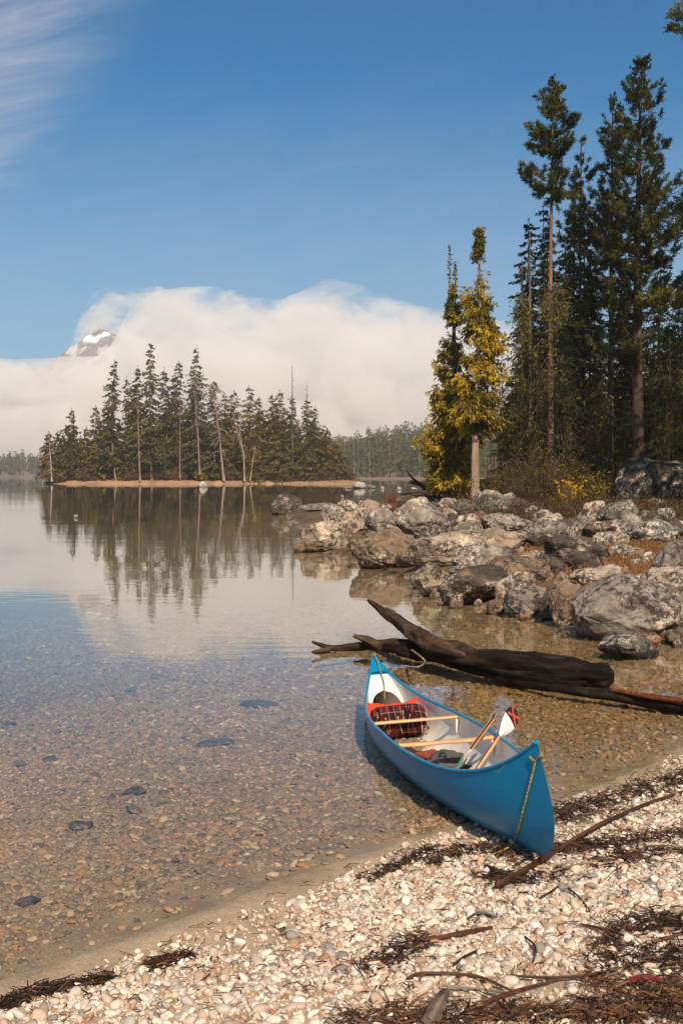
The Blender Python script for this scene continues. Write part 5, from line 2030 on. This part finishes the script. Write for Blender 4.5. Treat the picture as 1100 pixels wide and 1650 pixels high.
shore_mound('island_ground', xw(62, IY), xw(600, IY), IY - 1, IY + 40, .80, (.36, .225, .14), 3, .10)
ISL = 'conifers on the island'
GREEN, OLIVE, BROWN = ((.040, .046, .014), (.22, .19, .045)), ((.060, .054, .012), (.32, .23, .04)), ((.075, .055, .022), (.28, .19, .07))
IT = [  # px, top, half width px, crown start, palette, depth, label
    (80, 697, 12, .25, BROWN, 0, 'small ragged half bare spruce at the left end of the island'),
    (117, 660, 15, .08, GREEN, 4, 'narrow pointed spruce near the left end, taller than its neighbours'),
    (98, 712, 12, .05, OLIVE, 6, 'short olive fir between the ragged spruce and the narrow pointed one'),
    (140, 690, 12, .05, OLIVE, 8, 'short olive fir right of the narrow pointed spruce'),
    (156, 655, 17, .05, OLIVE, 4, 'broad olive fir at the left shoulder of the island trees'),
    (168, 690, 12, .05, GREEN, 10, 'short green fir beside the broad olive one'),
    (187, 580, 14, .22, GREEN, 2, 'tall thin spruce with a needle spire, first of the tall ones'),
    (205, 609, 15, .05, OLIVE, 4, 'bushy brown green spruce right of the needle spired one'),
    (224, 590, 12, .35, GREEN, 3, 'slender spruce with a bare pinkish lower trunk'),
    (245, 552, 17, .28, GREEN, 2, 'tall dense spruce left of centre with a broken tip'),
    (266, 595, 15, .22, GREEN, 4, 'dark spruce right of the tall dense one'),
    (290, 583, 17, .42, GREEN, 3, 'pine with a clear trunk and open crown left of the tallest spruce'),
    (318, 560, 17, .2, GREEN, 2, 'tallest spruce right of the island middle, green tiered crown'),
    (312, 625, 15, .1, OLIVE, 8, 'olive fir half behind the tallest right hand spruce'),
    (346, 613, 17, .15, GREEN, 3, 'dark spruce behind the pale leaning dead trunk'),
    (362, 635, 15, .05, OLIVE, 6, 'yellowish fir right of the leaning dead trunk'),
    (378, 630, 15, .05, OLIVE, 5, 'olive fir left of the forked bare trunk'),
    (401, 622, 18, .12, OLIVE, 2, 'broad rounded fir behind the forked bare trunk'),
    (418, 640, 16, .1, BROWN, 5, 'greyish brown fir right of the broad rounded one'),
    (438, 636, 15, .06, OLIVE, 3, 'pointed olive fir, left of a close pair'),
    (451, 630, 17, .05, OLIVE, 2, 'pointed olive fir, right of a close pair'),
    (471, 640, 18, .05, GREEN, 3, 'dark green fir below the tall bare spire'),
    (494, 642, 14, .1, OLIVE, 3, 'olive fir with a bare spike on its top'),
    (508, 656, 17, .05, GREEN, 3, 'dark fir near the right end of the island'),
    (527, 690, 18, .03, OLIVE, 4, 'short yellow green fir at the right end of the island'),
    (545, 722, 16, .03, BROWN, 4, 'low brownish fir, last on the right of the island'),
    (556, 740, 12, .02, BROWN, 6, 'smallest fir at the right tip of the island'),
]
for (px, top, hw, c0, (b_, h_), dy, lab) in IT:
    y = IY + 5 + dy
    z0 = .6
    H = zat(top, y) - z0
    conifer('spruce_tree', lab, 'tree', ISL, xw(px, y), y, z0, H, hw / FPX * y * 1.75, c0 * .6, b_, h_, int(90 + H * 6.2), 30, 1.0, .36, .34, .60, .22, .30, (.24, .17, .12), wob=.45)
# low fill behind: firs that close the stand
for k in range(60):
    px = 90 + 465 * (k + rng.uniform(0, 1)) / 60
    top = 672 + 55 * abs((px - 320) / 240) ** 2.5 + rng.uniform(-22, 30)
    y = IY + rng.uniform(12, 26)
    b_, h_ = [GREEN, OLIVE, OLIVE, BROWN][rng.integers(4)]
    conifer('spruce_tree', 'short bushy fir filling the lower stand of the island', 'tree', 'low firs of the island stand', xw(px, y), y, .6, zat(top, y) - .6, 19 / FPX * y, .02, b_, h_, 150, 30, 1.15, .46, .25, .6, .2, .2, (.2, .15, .1))


def snag(label, pts_px, r0, col, y, limbs=30, lim_len=2.5, name='dead_tree', drp=.5):
    P = np.array([at_depth(px, py, y) for px, py in pts_px])
    base = P[0].copy()
    r = empty(name, base)
    tag(r, label, 'dead tree', 'dead trunks on the island')
    mb = MB()
    trunk_mesh(mb, P - base, r0 * .68, .05, np.array(col) * .85, 8, 1.5)
    for _ in range(limbs):
        t = rng.uniform(.15, .95) * (len(P) - 1)
        i = min(int(t), len(P) - 2)
        o = P[i] + (P[i + 1] - P[i]) * (t - i) - base
        az = rng.uniform(0, 6.3)
        ln = lim_len * rng.uniform(.3, 1)
        d = np.array([math.cos(az), math.sin(az), rng.uniform(-drp, .1)])
        mb.tube([o, o + d * ln * .5, o + d * ln - [0, 0, .3 * ln]], [.09, .06, .02], 4, np.array(col) * rng.uniform(.6, 1), False)
    mb.build('trunk', M_bark, r, True)


snag('leaning pale dead trunk with drooping grey limbs on the island', [(361, 775), (353, 700), (345, 640), (341, 615)], .42, (.34, .26, .20), IY + 2, 90, 4.0)
snag('forked pale bare trunk on the island shore', [(394, 775), (393, 735), (386, 700), (389, 660)], .38, (.38, .29, .22), IY + 1.5, 26, 1.5)
snag('thin bare branch trunk left of the forked one', [(393, 738), (386, 712), (381, 690), (376, 668)], .25, (.44, .35, .27), IY + 2.2, 24, 1.0)
snag('short leaning pale pole right of the forked trunk', [(403, 775), (407, 745), (411, 718)], .22, (.42, .33, .25), IY + 2, 24, .5)
snag('tall bare needle thin spire rising above the right of the island', [(471, 770), (471, 650), (470.5, 590)], .28, (.17, .14, .12), IY + 6, 22, .8)
snag('thin grey spike above the right end of the island', [(494, 770), (494, 650), (494, 618)], .2, (.3, .26, .22), IY + 8, 24, .6)
snag('pinkish bare lower trunk standing left of the tall dense spruce', [(226, 776), (223, 700), (222, 640)], .34, (.33, .21, .14), IY + 1.5, 26, 1.4)
snag('white bleached stub trunk at the left tip of the island', [(84, 776), (82, 740), (79, 700)], .34, (.44, .35, .29), IY + 1, 30, 2.2)
snag('tan dead trunk left of the tallest spruce, with moss', [(322, 765), (319, 700), (314, 640), (313, 610)], .36, (.27, .20, .13), IY + 2, 60, 2.2)
snag('thin reddish trunk of the open pine on the island', [(290, 770), (290, 700), (290, 640)], .26, (.30, .18, .13), IY + 2.6, 24, .8)
# shrubs on the island shore
for k in range(20):
    px = rng.uniform(90, 560)
    y = IY + rng.uniform(4.5, 9)
    yel = k in (4, 5)
    bush('golden bush on the island shore' if yel else 'brown leafless bush on the island shore', (270, 322)[k - 4] if yel else px, 776, y, rng.uniform(14, 30), rng.uniform(10, 26), ((.35, .24, .03), (.2, .16, .03)) if yel else ((.14, .08, .05), (.18, .10, .06)), (.20, .12, .09), 34, 2.2, lsize=.55,
         grp='golden bushes on the island shore' if yel else 'brown bushes on the island shore', z0=.5)


# ------------------------------------------------------------------ far shores: a wood that reads as one mass
def far_hill(name, x0, x1, y0, y1, hfun, col, nx=90, ny=24):
    xs = np.linspace(x0, x1, nx)
    ys = np.linspace(y0, y1, ny)
    X, Y = np.meshgrid(xs, ys)
    x, y = X.ravel(), Y.ravel()
    z = hfun(x, y)
    i = np.arange(ny - 1)[:, None] * nx
    j = np.arange(nx - 1)[None]
    mb = MB()
    mb.add(np.stack([x, y, z], 1), np.stack([i + j, i + j + 1, i + nx + j + 1, i + nx + j], -1).reshape(-1, 4), col)
    tag(mb.build(name, M_ground, None, True), kind='structure')


def hillR(x, y):
    x, y = np.asarray(x, float), np.asarray(y, float)
    return -.5 + 1.6 * sst(646, 652, y) + 17 * sst(660, 880, y) * sst(-30, 60, x) + 3 * sst(660, 800, y)


def hillL(x, y):
    return -.5 + 1.6 * sst(1195, 1206, y) + 9 * sst(1210, 1420, y)


far_hill('far_shore', -60, 420, 640, 960, hillR, (.20, .14, .09))
far_hill('far_shore', -900, 200, 1190, 1500, hillL, (.16, .13, .09))


def forest(name, label, n, xr, yr, hf, Hr, seed, cols, blade):
    g = np.random.default_rng(seed)
    mbc, mbt = MB(), MB()
    Y = yr[0] + (yr[1] - yr[0]) * g.uniform(0, 1, n) ** 1.3
    X = g.uniform(*xr, n)
    keep = np.abs(X) < .31 * Y + 40
    X, Y = X[keep], Y[keep]
    n = len(X)
    Z = hf(X, Y)
    H = g.uniform(*Hr, n) * (1 + .25 * (g.uniform(0, 1, n) > .9))
    CC, DD, LL, CL = [], [], [], []
    nb = 70
    for k in range(n):
        s = g.uniform(.0, 1, nb) ** .8
        rad = (1 - s) ** .75 * H[k] * g.uniform(.11, .16) + .15
        az = g.uniform(0, 2 * math.pi, nb)
        rr = rad * g.uniform(.2, .8, nb)
        h = (.12 + .88 * s) * H[k]
        d = np.stack([np.cos(az), np.sin(az), g.normal(-.5, .3, nb)], 1)
        CC.append(np.stack([X[k] + np.cos(az) * rr, Y[k] + np.sin(az) * rr, Z[k] + h], 1))
        DD.append(d)
        LL.append(blade * (1.15 - .6 * s) * g.uniform(.6, 1.2, nb))
        c = np.array(cols[g.integers(len(cols))]) * g.uniform(.75, 1.25)
        CL.append(np.clip(c * (1 + g.normal(0, .18, (nb, 1))), .004, 1))
        mbt.tube([(X[k], Y[k], Z[k] - .5), (X[k], Y[k], Z[k] + H[k])], [.32, .05], 4, np.array((.26, .19, .14)) * g.uniform(.5, 1.3), False)
    L = np.concatenate(LL)
    leaf_quads(mbc, np.concatenate(CC), L, np.concatenate(DD), L * .42, np.concatenate(CL), droop=.1)
    o = mbc.build(name, M_leaf)
    tag(o, label, 'forest', kind='stuff')
    t = mbt.build('trunks', M_bark, o)
    t['kind'] = 'stuff'


forest('far_forest', 'dense conifer wood on the hill across the channel', 1000, (-20, 300), (652, 900), hillR, (15, 23), 3, [(.050, .070, .022), (.075, .085, .024), (.12, .11, .03), (.055, .072, .026)], 3.2)
forest('far_forest', 'misty conifer wood on the far left shore', 420, (-420, -60), (1206, 1460), hillL, (15, 21), 4, [(.030, .042, .020), (.045, .052, .022)], 3.6)


# ------------------------------------------------------------------ mountain
def mountain():
    D = 3600.0
    px, pt = 166, 524
    cx, H = xw(px, D), zat(pt, D)
    nx, ny = 420, 200
    xs = np.linspace(cx - 900, cx + 900, nx)
    ys = np.linspace(D - 500, D + 900, ny)
    X, Y = np.meshgrid(xs, ys)
    x, y = X.ravel(), Y.ravel()
    P = np.stack([x, y, 0 * x], 1)
    r = np.sqrt(((x - cx) * np.where(x < cx, 1.0, .8)) ** 2 + ((y - D) * .9) ** 2)
    z = H - r * .80 + 12 * fbm(P / 90, 5, 3, .65) + 18 * (1 - np.abs(vnoise(P / 120, 9))) - 12
    col = np.where((vnoise(P / 34, 12) * .6 + vnoise(P / 12, 13) * .4)[:, None] > -.05, np.array([.44, .43, .46]), np.array([.26, .26, .29]))  # both rock tones paled to carry the haze in front
    sn = sst(.0, .3, vnoise(P / np.array([30, 30, 1]), 15) * .9 + .25 - np.abs(z - 428) / 24)
    col = col + (np.array([.8, .8, .82]) - col) * sn[:, None]
    i = np.arange(ny - 1)[:, None] * nx
    j = np.arange(nx - 1)[None]
    mb = MB()
    mb.add(np.stack([x, y, np.maximum(z, -5)], 1), np.stack([i + j, i + j + 1, i + nx + j + 1, i + nx + j], -1).reshape(-1, 4), col)
    tag(mb.build('mountain', mat_attr('mountain_rock', .95, .1, .25, .02)), kind='structure')


mountain()


# ------------------------------------------------------------------ fog bank and haze
def vol_mat(name, col, dens, aniso=0., ragged=None):
    t = NT(name)
    n = t.n('ShaderNodeVolumePrincipled')
    n.inputs['Color'].default_value = tuple(col) + (1,)
    n.inputs['Density'].default_value = dens
    n.inputs['Anisotropy'].default_value = aniso
    if ragged:
        # vapour thins out in wisps; ragged = feature size in metres
        p = t.n('ShaderNodeNewGeometry').outputs['Position']
        f = t.noise(t.mapping(p, (1, .7, 1.5)), 1.0 / ragged, 5, .62, .8)
        sx = t.n('ShaderNodeSeparateXYZ')
        t.link(p, sx.inputs[0])
        f = t.math('SUBTRACT', f, t.math('MULTIPLY', t.rng(sx.outputs[2], 150, 520), .10))
        k = t.rng(sx.outputs[0], 0, 620, 1.0, .22)
        t.link(t.math('MULTIPLY', t.math('MULTIPLY', t.rng(f, .34, .60, .05, 2.0), k), dens), n.inputs['Density'])
    return t.done(n.outputs[0], 'Volume')


def cloud(name, label, prof, D, thick, dens, lump, seed, col=(.97, .96, .95), bottom=2.0):
    """closed bank of cloud; prof gives the pixel height of its upper edge against the sky"""
    px = np.array([p[0] for p in prof], float)
    py = np.array([p[1] for p in prof], float)
    nx, ny = 520, 40
    q = np.linspace(px[0], px[-1], nx)
    top = np.interp(q, px, py)
    t = np.linspace(0, 1, ny)
    V = []
    for s in t:
        y = D + thick * s
        x = (q - 550) / FPX * y
        dome = (1 - (2 * s - 1) ** 4) ** .5
        z = bottom + np.maximum((HCAM + (HORIZON - top) / FPX * (D + thick * .5)) - bottom, 3) * dome
        V.append(np.stack([x, np.full(nx, y), z], 1))
    V = np.concatenate(V)
    n = 1.1 * fbm(V * [1, 1, 0] / 150 + [0, 0, seed], 2, seed, .5) + .55 * np.abs(fbm(V * [1, 1, 0] / 48 + [0, 0, seed], 4, seed + 2, .6))
    V[:, 2] = np.maximum(V[:, 2] + lump * n * sst(bottom, bottom + 60, V[:, 2]), bottom + .5)
    Bt = V.copy()
    Bt[:, 2] = bottom
    i = np.arange(ny - 1)[:, None] * nx
    j = np.arange(nx - 1)[None]
    F = np.stack([i + j, i + j + 1, i + nx + j + 1, i + nx + j], -1).reshape(-1, 4)
    N = nx * ny
    b = []
    rim = [*range(nx), *[(k + 1) * nx - 1 for k in range(1, ny)], *[N - 2 - k for k in range(nx - 1)], *[k * nx for k in range(ny - 2, 0, -1)]]
    for a, c in zip(rim, rim[1:] + rim[:1]):
        b.append((c, a, a + N, c + N))
    mb = MB()
    mb.add(np.concatenate([V, Bt]), np.concatenate([F, F[:, ::-1] + N, np.array(b)]))
    o = mb.build(name, vol_mat(name + '_vapour', col, dens, 0., 150.))
    return tag(o, label, 'cloud', kind='stuff')


cloud('fog_bank', 'low white fog bank behind the island and far wood', [(-400, 592), (-100, 588), (60, 588), (120, 588), (160, 586), (178, 572), (192, 545), (206, 515), (222, 494), (245, 482), (300, 476), (350, 474), (385, 484), (440, 494), (480, 484), (520, 466), (545, 468), (580, 476), (640, 488), (720, 508), (850, 538), (1000, 565), (1200, 580), (1600, 590)],
      2500, 700, .0062, 9, 5)
cloud('fog_bank', 'upper cloud drifting behind the mountain peak', [(60, 660), (100, 600), (118, 560), (134, 520), (150, 494), (166, 480), (190, 472), (230, 474), (300, 478), (420, 490), (540, 490), (640, 520), (800, 560), (1000, 600)], 4700, 900, .004, 22, 9, bottom=60)

mb = MB()
mb.box((0, 1150, 28), (2300, 2500, 66))
tag(mb.build('haze', vol_mat('haze_air', (.97, .94, .90), .00019)), 'thin pale haze over the lake', 'haze', kind='stuff')
